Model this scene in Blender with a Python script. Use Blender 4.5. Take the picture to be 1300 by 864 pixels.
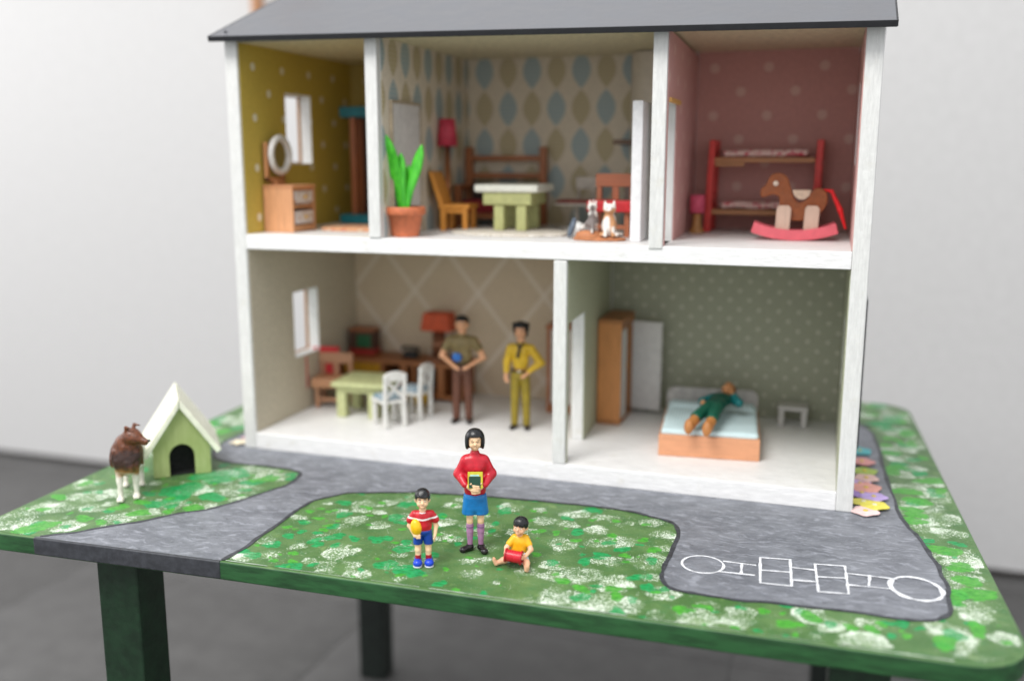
import bpy, bmesh, math, random
import numpy as np
from mathutils import Vector, Matrix, noise
random.seed(7)
scene = bpy.context.scene
for o in list(bpy.data.objects): bpy.data.objects.remove(o)
C = scene.collection
S = 0.01                      # everything below is written in centimetres
R = math.radians

# ---------------------------------------------------------------- camera
cam = bpy.data.cameras.new('camera'); cam_o = bpy.data.objects.new('camera', cam); C.objects.link(cam_o)
cam.sensor_width = 36; cam.sensor_fit = 'HORIZONTAL'; cam.lens = 1224.66*36/1300
cf = Vector((-0.30921421, 0.9327065, -0.18559408)); cr = Vector((0.949155193, 0.314807755, 0.000705671)); cu = Vector((-0.05908464, 0.17593938, 0.98262625))
cam_o.matrix_world = Matrix(((cr.x, cu.x, -cf.x, 58.93*S), (cr.y, cu.y, -cf.y, -86.09*S), (cr.z, cu.z, -cf.z, 30.69*S), (0, 0, 0, 1)))
cam.clip_start = 0.02; cam.clip_end = 50
cam.dof.use_dof = True; cam.dof.focus_distance = 0.775; cam.dof.aperture_fstop = 2.2
scene.camera = cam_o
# ---------------------------------------------------------------- light of the room
world = bpy.data.worlds.new('World'); scene.world = world; world.use_nodes = True
bg = world.node_tree.nodes['Background']; bg.inputs[0].default_value = (0.95, 0.965, 1.0, 1); bg.inputs[1].default_value = 0.92
def area(name, loc, target, sx, sy, power, col):
    l = bpy.data.lights.new(name, 'AREA'); l.shape = 'RECTANGLE'; l.size = sx*S; l.size_y = sy*S; l.energy = power; l.color = col
    o = bpy.data.objects.new(name, l); C.objects.link(o); o.location = Vector(loc)*S
    o.rotation_euler = (Vector(target)-Vector(loc)).to_track_quat('-Z', 'Y').to_euler(); return o
area('window_light', (-25, -165, 250), (30, 0, 5), 140, 110, 60, (1.0, 0.985, 0.955))
area('side_window_light', (-250, -20, 90), (-60, 30, -60), 140, 110, 15, (1.0, 0.99, 0.98))
scene.view_settings.view_transform = 'Standard'; scene.view_settings.look = 'None'; scene.view_settings.gamma = 1
scene.view_settings.exposure = 0.40
scene.render.engine = 'CYCLES'
scene.render.resolution_x = 1024; scene.render.resolution_y = 680

# ---------------------------------------------------------------- materials
def lin(h):
    h = h.lstrip('#'); v = [int(h[i:i+2], 16)/255 for i in (0, 2, 4)]
    return tuple(x/12.92 if x <= .04045 else ((x+.055)/1.055)**2.4 for x in v)+(1,)
class NT:
    def __init__(s, name):
        s.m = bpy.data.materials.new(name); s.m.use_nodes = True; s.t = s.m.node_tree; s.b = s.t.nodes['Principled BSDF']
        tc = s.t.nodes.new('ShaderNodeTexCoord'); mp = s.t.nodes.new('ShaderNodeMapping'); mp.inputs['Scale'].default_value = (100, 100, 100)
        s.t.links.new(tc.outputs['Object'], mp.inputs[0]); s.co = mp.outputs[0]; s._xyz = None
    def l(s, a, b): s.t.links.new(a, b)
    def put(s, inp, v):
        if hasattr(v, 'links') or hasattr(v, 'is_linked'): s.l(v, inp)
        else: inp.default_value = v
    @property
    def xyz(s):
        if not s._xyz:
            n = s.t.nodes.new('ShaderNodeSeparateXYZ'); s.l(s.co, n.inputs[0]); s._xyz = n.outputs
        return s._xyz
    def m_(s, op, a, b=0.0, c=None, clamp=False):
        n = s.t.nodes.new('ShaderNodeMath'); n.operation = op; n.use_clamp = clamp
        s.put(n.inputs[0], a); s.put(n.inputs[1], b)
        if c is not None: s.put(n.inputs[2], c)
        return n.outputs[0]
    def noise(s, scale, detail=2, rough=.5, vec=None, out=0, stretch=None):
        v = vec or s.co
        if stretch:
            mp = s.t.nodes.new('ShaderNodeMapping'); mp.inputs['Scale'].default_value = stretch; s.l(v, mp.inputs[0]); v = mp.outputs[0]
        n = s.t.nodes.new('ShaderNodeTexNoise'); n.inputs['Scale'].default_value = scale; n.inputs['Detail'].default_value = detail; n.inputs['Roughness'].default_value = rough
        s.l(v, n.inputs['Vector']); return n.outputs[out]
    def rng(s, v, a, b, c=0., d=1.):
        n = s.t.nodes.new('ShaderNodeMapRange'); n.interpolation_type = 'SMOOTHSTEP'
        s.put(n.inputs[0], v); n.inputs[1].default_value = a; n.inputs[2].default_value = b; n.inputs[3].default_value = c; n.inputs[4].default_value = d; return n.outputs[0]
    def mix(s, f, a, b, mode='MIX'):
        n = s.t.nodes.new('ShaderNodeMix'); n.data_type = 'RGBA'; n.blend_type = mode
        s.put(n.inputs[0], f); s.put(n.inputs[6], a); s.put(n.inputs[7], b); return n.outputs[2]
    def bump(s, h, strength=.3, dist=.02):
        n = s.t.nodes.new('ShaderNodeBump'); n.inputs['Strength'].default_value = strength; n.inputs['Distance'].default_value = dist*S
        s.l(h, n.inputs['Height']); s.l(n.outputs[0], s.b.inputs['Normal'])
    def col(s, c): s.put(s.b.inputs['Base Color'], c)
    def rough(s, r): s.put(s.b.inputs['Roughness'], r)
MC = {}
def paint(hexc, rough=.5, var=.12, vs=1.5, bump=.25, bs=6, dist=.02, coat=0, stretch=None, name=None):
    """painted / moulded surface: slight colour drift and fine relief"""
    k = ('p', hexc, rough, var, vs, bump, bs, stretch)
    if k in MC: return MC[k]
    n = NT(name or 'paint_'+hexc.strip('#')); c = lin(hexc)
    f = n.noise(vs, 4, .6, stretch=stretch)
    d = tuple(x*(1-var*1.6) for x in c[:3])+(1,); e = tuple(min(1, x*(1+var*.8)) for x in c[:3])+(1,)
    n.col(n.mix(n.rng(f, .3, .7), d, e)); n.rough(n.rng(n.noise(bs*.7, 3), .3, .7, rough*.85, min(1, rough*1.15)))
    if bump: n.bump(n.noise(bs, 4, .6, stretch=stretch), bump, dist)
    if coat: n.b.inputs['Coat Weight'].default_value = coat
    MC[k] = n.m; return n.m
def wood(hexc, dark=.6, axis='z', rough=.5, sc=1.0):
    k = ('w', hexc, axis, dark, sc)
    if k in MC: return MC[k]
    n = NT('wood_'+hexc.strip('#')); c = tuple(min(1, x*1.15+.02) for x in lin(hexc)[:3])+(1,); st = {'x': (.12, 1.6, 1.6), 'y': (1.6, .12, 1.6), 'z': (1.6, 1.6, .12)}[axis]
    f = n.noise(3.2*sc, 6, .65, stretch=st); g = n.noise(16*sc, 3, .6, stretch=st)
    c2 = tuple(x*dark for x in c[:3])+(1,)
    base = n.mix(n.rng(f, .35, .68), c, c2); n.col(n.mix(n.rng(g, .5, .75, 0, .35), base, tuple(x*.5 for x in c[:3])+(1,)))
    n.rough(rough); n.bump(g, .2, .01); MC[k] = n.m; return n.m
def white_paint(hexc='#dcdcd9', name='white_paint', axis='z'):
    k = ('wh', hexc, axis)
    if k in MC: return MC[k]
    n = NT(name); c = lin(hexc); st = {'x': (.12, 1, 1), 'z': (1, 1, .12), 'y': (1, .12, 1)}[axis]
    br = n.noise(5, 5, .65, stretch=st); bl = n.noise(.55, 5, .7)
    a = n.mix(n.rng(br, .3, .7), tuple(x*.86 for x in c[:3])+(1,), c)
    a = n.mix(n.rng(bl, .55, .78, 0, .35), a, lin('#c3bda9'))
    ch = n.noise(2.3, 6, .75); a = n.mix(n.rng(ch, .67, .69, 0, .7), a, lin('#7d7668'))
    n.col(a); n.rough(n.rng(br, .3, .7, .38, .6)); n.bump(n.m_('ADD', br, n.m_('MULTIPLY', n.noise(1.2, 3), 1.4)), .75, .05); MC[k] = n.m; return n.m
def wallpaper(name, base, kind, horiz='x', **kw):
    n = NT(name); u = n.xyz[0] if horiz == 'x' else n.xyz[1]; v = n.xyz[2]; c = lin(base)
    
    if 'ax' in kw:   # (ax, az): where one motif of the printed paper sits
        kw['u0'] = kw['px']*20.5-kw['ax']; kw['v0'] = kw['py']*20.5-kw['az']
    u = n.m_('ADD', u, kw.get('u0', 100)); v = n.m_('ADD', v, kw.get('v0', 100))
    fine = n.noise(3, 5, .6); cc = n.mix(n.rng(fine, .3, .7), tuple(x*.92 for x in c[:3])+(1,), tuple(min(1, x*1.04) for x in c[:3])+(1,))
    if kind == 'dots':
        px, py, r = kw['px'], kw['py'], kw['r']
        vr = n.m_('DIVIDE', v, py); row = n.m_('FLOOR', vr); ur = n.m_('ADD', n.m_('DIVIDE', u, px), n.m_('MULTIPLY', n.m_('MODULO', row, 2), .5))
        dx = n.m_('MULTIPLY', n.m_('SUBTRACT', n.m_('FRACT', ur), .5), px); dy = n.m_('MULTIPLY', n.m_('SUBTRACT', n.m_('FRACT', vr), .5), py)
        d = n.m_('SQRT', n.m_('ADD', n.m_('MULTIPLY', dx, dx), n.m_('MULTIPLY', dy, dy)))
        if kw.get('star'):
            an = n.m_('ARCTAN2', dy, dx); d = n.m_('MULTIPLY', d, n.m_('ADD', 1.0, n.m_('MULTIPLY', n.m_('COSINE', n.m_('MULTIPLY', an, 5)), .28)))
        cc = n.mix(n.rng(d, r-.05, r+.05, kw.get('a', 1), 0), cc, lin(kw['dot']))
    elif kind == 'ovals':
        px, py = kw['px'], kw['py']
        ur = n.m_('DIVIDE', u, px); vr = n.m_('DIVIDE', v, py)
        dx = n.m_('MULTIPLY', n.m_('ABSOLUTE', n.m_('SUBTRACT', n.m_('FRACT', ur), .5)), px/1.12); dy = n.m_('MULTIPLY', n.m_('SUBTRACT', n.m_('FRACT', vr), .5), py/2.05)
        e = n.m_('ADD', dx, n.m_('POWER', n.m_('ABSOLUTE', dy), 2.0))
        par = n.m_('MODULO', n.m_('ADD', n.m_('FLOOR', ur), n.m_('FLOOR', vr)), 2)
        oc = n.mix(n.m_('GREATER_THAN', par, .5), lin('#b0a27f'), lin('#95a5a6'))
        oc = n.mix(n.rng(n.m_('SINE', n.m_('MULTIPLY', v, 14)), -.5, .9, 0, .25), oc, lin('#c7beab'))
        cc = n.mix(n.rng(e, .93, 1.03, 1, 0), cc, oc)
    elif kind == 'lattice':
        P, Q = 8.45, 10.4
        for sgn in ('ADD', 'SUBTRACT'):
            f = n.m_('FRACT', n.m_(sgn, n.m_('DIVIDE', u, P), n.m_('DIVIDE', v, Q)))
            d = n.m_('ABSOLUTE', n.m_('SUBTRACT', f, .5)); cc = n.mix(n.rng(d, .03, .055, .7, 0), cc, lin('#ddd2c2'))
    elif kind == 'weave':
        w = n.noise(9, 2, .5); cc = n.mix(n.rng(w, .45, .6, 0, .35), cc, lin('#8f8a73'))
    n.col(cc); n.rough(.7); n.bump(n.noise(7, 4), .15, .01); return n.m
GLS = None
# ---------------------------------------------------------------- objects
def tag(o, label=None, cat=None, group=None, kind=None):
    if label: o['label'] = label
    if cat: o['category'] = cat
    if group: o['group'] = group
    if kind: o['kind'] = kind
    return o
def thing(name, label, cat, loc=(0, 0, 0), rz=0, group=None):
    o = bpy.data.objects.new(name, None); C.objects.link(o); o.empty_display_size = .01
    o.location = Vector(loc)*S; o.rotation_euler = (0, 0, R(rz)); return tag(o, label, cat, group)
def link(name, me, mat, parent=None, bevel=0, loc=None, rot=None, label=None, smooth=False):
    o = bpy.data.objects.new(name, me); C.objects.link(o)
    if mat and not me.materials: me.materials.append(mat)
    if parent: o.parent = parent
    if loc is not None: o.location = Vector(loc)*S
    if rot is not None: o.rotation_euler = tuple(R(a) for a in rot)
    if bevel:
        b = o.modifiers.new('bevel', 'BEVEL'); b.width = bevel*S; b.segments = 2; b.limit_method = 'ANGLE'; b.angle_limit = R(35)
        me.polygons.foreach_set('use_smooth', [True]*len(me.polygons))
        w = o.modifiers.new('wn', 'WEIGHTED_NORMAL'); w.keep_sharp = True
    elif smooth: me.polygons.foreach_set('use_smooth', [True]*len(me.polygons))
    if label: o['label'] = label
    return o
class B:
    """collects shapes (cm) into one mesh"""
    def __init__(s): s.bm = bmesh.new()
    def _x(s, vs, M):
        if M is not None:
            for v in vs: v.co = M @ v.co
        return s
    def box(s, x0, x1, y0, y1, z0, z1, M=None):
        vs = [s.bm.verts.new((x, y, z)) for x in (x0, x1) for y in (y0, y1) for z in (z0, z1)]
        for f in ((0, 1, 3, 2), (4, 6, 7, 5), (0, 4, 5, 1), (2, 3, 7, 6), (0, 2, 6, 4), (1, 5, 7, 3)): s.bm.faces.new([vs[i] for i in f])
        return s._x(vs, M)
    def prism(s, pts, a, b, axis='y', M=None):
        """2D outline extruded along axis"""
        def P(u, v, w): return {'y': (u, w, v), 'x': (w, u, v), 'z': (u, v, w)}[axis]
        A = [s.bm.verts.new(P(u, v, a)) for u, v in pts]; Bv = [s.bm.verts.new(P(u, v, b)) for u, v in pts]
        s.bm.faces.new(A[::-1]); s.bm.faces.new(Bv); n = len(pts)
        for i in range(n): s.bm.faces.new((A[i], A[(i+1) % n], Bv[(i+1) % n], Bv[i]))
        return s._x(A+Bv, M)
    def tube(s, pts, rad, seg=12, cap=True, M=None):
        pts = [Vector(p) for p in pts]; rr = rad if hasattr(rad, '__len__') else [rad]*len(pts); rings = []; up = None; allv = []
        for i, p in enumerate(pts):
            t = (pts[min(i+1, len(pts)-1)]-pts[max(i-1, 0)]).normalized()
            if up is None: up = Vector((0, 0, 1)) if abs(t.z) < .9 else Vector((1, 0, 0))
            a = t.cross(up).normalized(); b = a.cross(t).normalized(); up = b
            ring = [s.bm.verts.new(p+(a*math.cos(k*math.tau/seg)+b*math.sin(k*math.tau/seg))*rr[i]) for k in range(seg)]; rings.append(ring); allv += ring
        for r0, r1 in zip(rings, rings[1:]):
            for k in range(seg): s.bm.faces.new((r0[k], r0[(k+1) % seg], r1[(k+1) % seg], r1[k]))
        if cap: s.bm.faces.new(rings[0][::-1]); s.bm.faces.new(rings[-1])
        return s._x(allv, M)
    def lathe(s, prof, seg=32, M=None, sx=1, sy=1, ring=False):
        rings = []; allv = []
        for r, z in prof:
            ring = [s.bm.verts.new((r*sx*math.cos(k*math.tau/seg), r*sy*math.sin(k*math.tau/seg), z)) for k in range(seg)]; rings.append(ring); allv += ring
        for r0, r1 in zip(rings, rings[1:]+([rings[0]] if ring else [])):
            for k in range(seg): s.bm.faces.new((r0[k], r0[(k+1) % seg], r1[(k+1) % seg], r1[k]))
        if not ring: s.bm.faces.new(rings[0][::-1]); s.bm.faces.new(rings[-1])
        return s._x(allv, M)
    def out(s, name, mat, parent=None, **kw):
        bmesh.ops.recalc_face_normals(s.bm, faces=s.bm.faces)
        me = bpy.data.meshes.new(name); bmesh.ops.scale(s.bm, vec=(S, S, S), verts=s.bm.verts); s.bm.to_mesh(me); s.bm.free(); return link(name, me, mat, parent, **kw)
def TR(loc=(0, 0, 0), rx=0, ry=0, rz=0):
    return Matrix.Translation(loc) @ Matrix.Rotation(R(rz), 4, 'Z') @ Matrix.Rotation(R(ry), 4, 'Y') @ Matrix.Rotation(R(rx), 4, 'X')
def kids(o): return [c for c in bpy.data.objects if c.parent == o]
def copy_tree(o, parent=None):
    c = o.copy(); C.objects.link(c); c.parent = parent
    for ch in kids(o): copy_tree(ch, c)
    return c
# ---- implicit surfaces: one continuous skin from blended volumes
def cap(a, b, ra, rb=None, k=.12, op='+'): return ('cap', np.array(a, float), np.array(b, float), ra, ra if rb is None else rb, k, op)
def ell(c, r, k=.12, op='+', rot=None): return ('ell', np.array(c, float), np.array(r if hasattr(r, '__len__') else (r,)*3, float), rot, 0, k, op)
def rbox(c, h, rnd=.05, k=.05, op='+', rot=None): return ('box', np.array(c, float), np.array(h, float), rot, rnd, k, op)
def below(z, k=.02): return ('pl', z, -1, 0, 0, k, '&')     # keep what lies under z
def above(z, k=.02): return ('pl', z, 1, 0, 0, k, '&')
def rm(rx=0, ry=0, rz=0): return np.array(TR((0, 0, 0), rx, ry, rz).to_3x3())
def turn(prims, rx=0, ry=0, rz=0, piv=(0, 0, 0)):
    M = rm(rx, ry, rz); piv = np.array(piv, float); o = []
    for p in prims:
        p = list(p)
        if p[0] == 'cap': p[1] = M@(p[1]-piv)+piv; p[2] = M@(p[2]-piv)+piv
        elif p[0] in ('ell', 'box'): p[1] = M@(p[1]-piv)+piv; p[3] = M if p[3] is None else M@p[3]
        o.append(tuple(p))
    return o
def bounds(p):
    if p[0] == 'cap': r = max(p[3], p[4]); return np.minimum(p[1], p[2])-r, np.maximum(p[1], p[2])+r
    if p[0] in ('ell', 'box'):
        h = p[2] if p[3] is None else np.abs(p[3])@p[2]
        return p[1]-h, p[1]+h
def sdf_obj(name, prims, mat, parent, h=.05, colfn=None, wob=0, label=None, ws=2.0):
    bs = [bounds(p) for p in prims if p[0] != 'pl' and p[6] == '+']
    lo = np.min([b[0] for b in bs], 0)-3*h; hi = np.max([b[1] for b in bs], 0)+3*h
    n = np.ceil((hi-lo)/h).astype(int)+1; V = np.full(n, 9., np.float32)
    ax = [lo[i]+h*np.arange(n[i]) for i in range(3)]
    for p in prims:
        t, k, op = p[0], p[5], p[6]
        if t == 'pl':
            d = (ax[2]-p[1])[None, None, :]*(-p[2])
            V = np.maximum(V, np.broadcast_to(d, V.shape)); continue
        b0, b1 = bounds(p); m = max(k, .0)+4*h
        i0 = np.maximum(np.floor((b0-m-lo)/h).astype(int), 0); i1 = np.minimum(np.ceil((b1+m-lo)/h).astype(int)+1, n)
        if (i1 <= i0).any(): continue
        sl = tuple(slice(a, b) for a, b in zip(i0, i1))
        P = np.stack(np.meshgrid(*[ax[i][sl[i]] for i in range(3)], indexing='ij'), -1).astype(np.float32)
        if t == 'cap':
            a, b = p[1], p[2]; ba = b-a; q = P-a; hh = np.clip((q@ba)/max(ba@ba, 1e-9), 0, 1)
            d = np.linalg.norm(q-hh[..., None]*ba, axis=-1)-(p[3]+(p[4]-p[3])*hh)
        else:
            q = P-p[1]
            if p[3] is not None: q = q@p[3]
            if t == 'ell':
                k0 = np.linalg.norm(q/p[2], axis=-1); k1 = np.linalg.norm(q/(p[2]**2), axis=-1); d = k0*(k0-1)/np.maximum(k1, 1e-6)
            else:
                e = np.abs(q)-(p[2]-p[4]); d = np.linalg.norm(np.maximum(e, 0), axis=-1)+np.minimum(e.max(-1), 0)-p[4]
        W = V[sl]
        if op == '+':
            hh = np.clip(.5+.5*(W-d)/max(k, 1e-4), 0, 1); V[sl] = W+(d-W)*hh-k*hh*(1-hh)
        else:
            hh = np.clip(.5-.5*(W+d)/max(k, 1e-4), 0, 1); V[sl] = W+(-d-W)*hh+k*hh*(1-hh)
    s = V < 0; c = np.zeros(n-1, np.int8)
    for i in (0, 1):
        for j in (0, 1):
            for l in (0, 1): c += s[i:n[0]-1+i, j:n[1]-1+j, l:n[2]-1+l]
    idx = np.argwhere((c > 0) & (c < 8)); ids = np.full(n-1, -1, np.int32); ids[tuple(idx.T)] = np.arange(len(idx))
    cor = [(i, j, l) for i in (0, 1) for j in (0, 1) for l in (0, 1)]
    acc = np.zeros((len(idx), 3)); cnt = np.zeros(len(idx)); vals = [V[tuple((idx+co).T)] for co in cor]
    for a in range(8):
        for b in range(a+1, 8):
            da = np.array(cor[a]); db = np.array(cor[b])
            if np.abs(da-db).sum() != 1: continue
            va, vb = vals[a], vals[b]; m = (va < 0) != (vb < 0); tt = np.where(m, va/np.where(m, va-vb, 1), 0)
            acc += np.where(m[:, None], da+(db-da)*tt[:, None], 0); cnt += m
    P = lo+h*(idx+acc/cnt[:, None]); quads = []
    for axn in range(3):
        u, v = [(1, 2), (2, 0), (0, 1)][axn]; e = np.zeros(3, int); e[axn] = 1
        s0 = s[tuple(slice(0, n[i]-e[i]) for i in range(3))]; s1 = s[tuple(slice(e[i], n[i]) for i in range(3))]
        E = np.argwhere(s0 != s1); E = E[(E[:, u] > 0) & (E[:, v] > 0)]; du = np.zeros(3, int); du[u] = 1; dv = np.zeros(3, int); dv[v] = 1
        q = np.stack([ids[tuple((E-du-dv).T)], ids[tuple((E-dv).T)], ids[tuple(E.T)], ids[tuple((E-du).T)]], 1)
        fl = ~s0[tuple(E.T)]; q[fl] = q[fl][:, ::-1]; quads.append(q)
    Q = np.concatenate(quads).astype(np.int32); Q = Q[(Q >= 0).all(1)]
    if wob:
        for i in range(len(P)):
            nv = noise.noise_vector(Vector(P[i])*ws); P[i] += np.array(nv)*wob
    me = bpy.data.meshes.new(name); me.vertices.add(len(P)); me.vertices.foreach_set('co', (P*S).astype(np.float32).ravel())
    me.loops.add(Q.size); me.loops.foreach_set('vertex_index', Q.ravel()); me.polygons.add(len(Q)); me.polygons.foreach_set('loop_start', np.arange(0, Q.size, 4, dtype=np.int32))
    me.update(calc_edges=True); me.polygons.foreach_set('use_smooth', [True]*len(Q))
    if colfn:
        a = me.color_attributes.new('paint', 'FLOAT_COLOR', 'POINT'); cc = np.ones((len(P), 4), np.float32); cc[:, :3] = colfn(P); a.data.foreach_set('color', cc.ravel())
    return link(name, me, mat, parent, label=label)
def vcol_mat(name, rough=.45, bump=.3, bs=5, dist=.03):
    n = NT(name); a = n.t.nodes.new('ShaderNodeVertexColor'); a.layer_name = 'paint'
    f = n.noise(3, 5, .6); n.col(n.mix(n.rng(f, .3, .7, 0, .3), a.outputs[0], n.mix(1.0, a.outputs[0], (.55, .5, .45, 1), 'MULTIPLY'))); n.rough(rough); n.bump(n.noise(bs, 5, .6), bump, dist); return n.m
def struct(o): o['kind'] = 'structure'; return o
# ================================================================ THE ROOM BEHIND: floor and wall
H = 45.0
def setting():
    n = NT('grey_floor'); a = n.noise(.25, 6, .7); b = n.noise(3, 6, .7)
    cc = n.mix(n.rng(a, .3, .7), lin('#4f4e4d'), lin('#5b5a59')); cc = n.mix(n.rng(b, .45, .7, 0, .5), cc, lin('#434241')); n.col(cc); n.rough(.6); n.bump(b, .2, .05)
    b_ = B()
    # floor tiles with recessed joints, as a ring of slabs reaching well beyond the frame
    tile = []
    me = None
    joint = B(); joint.box(-420, 420, -320, 112, -H-1.2, -H-.4); struct(joint.out('floor', paint('#3d3c3b', .8)))
    fl = bpy.data.objects['floor']; k = 0
    for i in range(-4, 5):
        for j in range(-3, 4):
            x0 = i*60-12; y0 = j*42-31
            if y0 >= 103: continue
            if me is None:
                o = B().box(0.05, 59.95, 0.05, 41.95, -H-.45, -H).out('floor_tile', n.m, fl, bevel=.05); me = o.data
            else:
                o = bpy.data.objects.new('floor_tile', me); C.objects.link(o); o.parent = fl
                b = o.modifiers.new('bevel', 'BEVEL'); b.width = .05*S; b.segments = 2
            o.location = (x0*S, y0*S, 0)
    w = NT('wall_paint'); f = w.noise(.02, 2); g = w.noise(.6, 5, .6)
    w.col(w.mix(w.rng(g, .3, .7), lin('#c1c0bf'), lin('#c6c5c4'))); w.rough(.55); w.bump(w.noise(5, 4), .08, .02)
    struct(B().box(-420, 420, 100, 106, -H+1.6, 190).out('wall', w.m))
    struct(B().box(-420, 420, 102.2, 105, -H-.4, -H+1.6).out('plinth', paint('#4a413a', .8)))
setting()
def back_post():
    o = B().prism([(-58.7, 96), (-57.4, 96), (-57.4, 98.9), (-58.7, 98.9)], 55, 120, 'z').out('wooden_post', wood('#b98358', .7), bevel=.15)
    tag(o, 'thin wooden upright against the pale wall, seen above the left end of the roof', 'post')
back_post()

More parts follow.
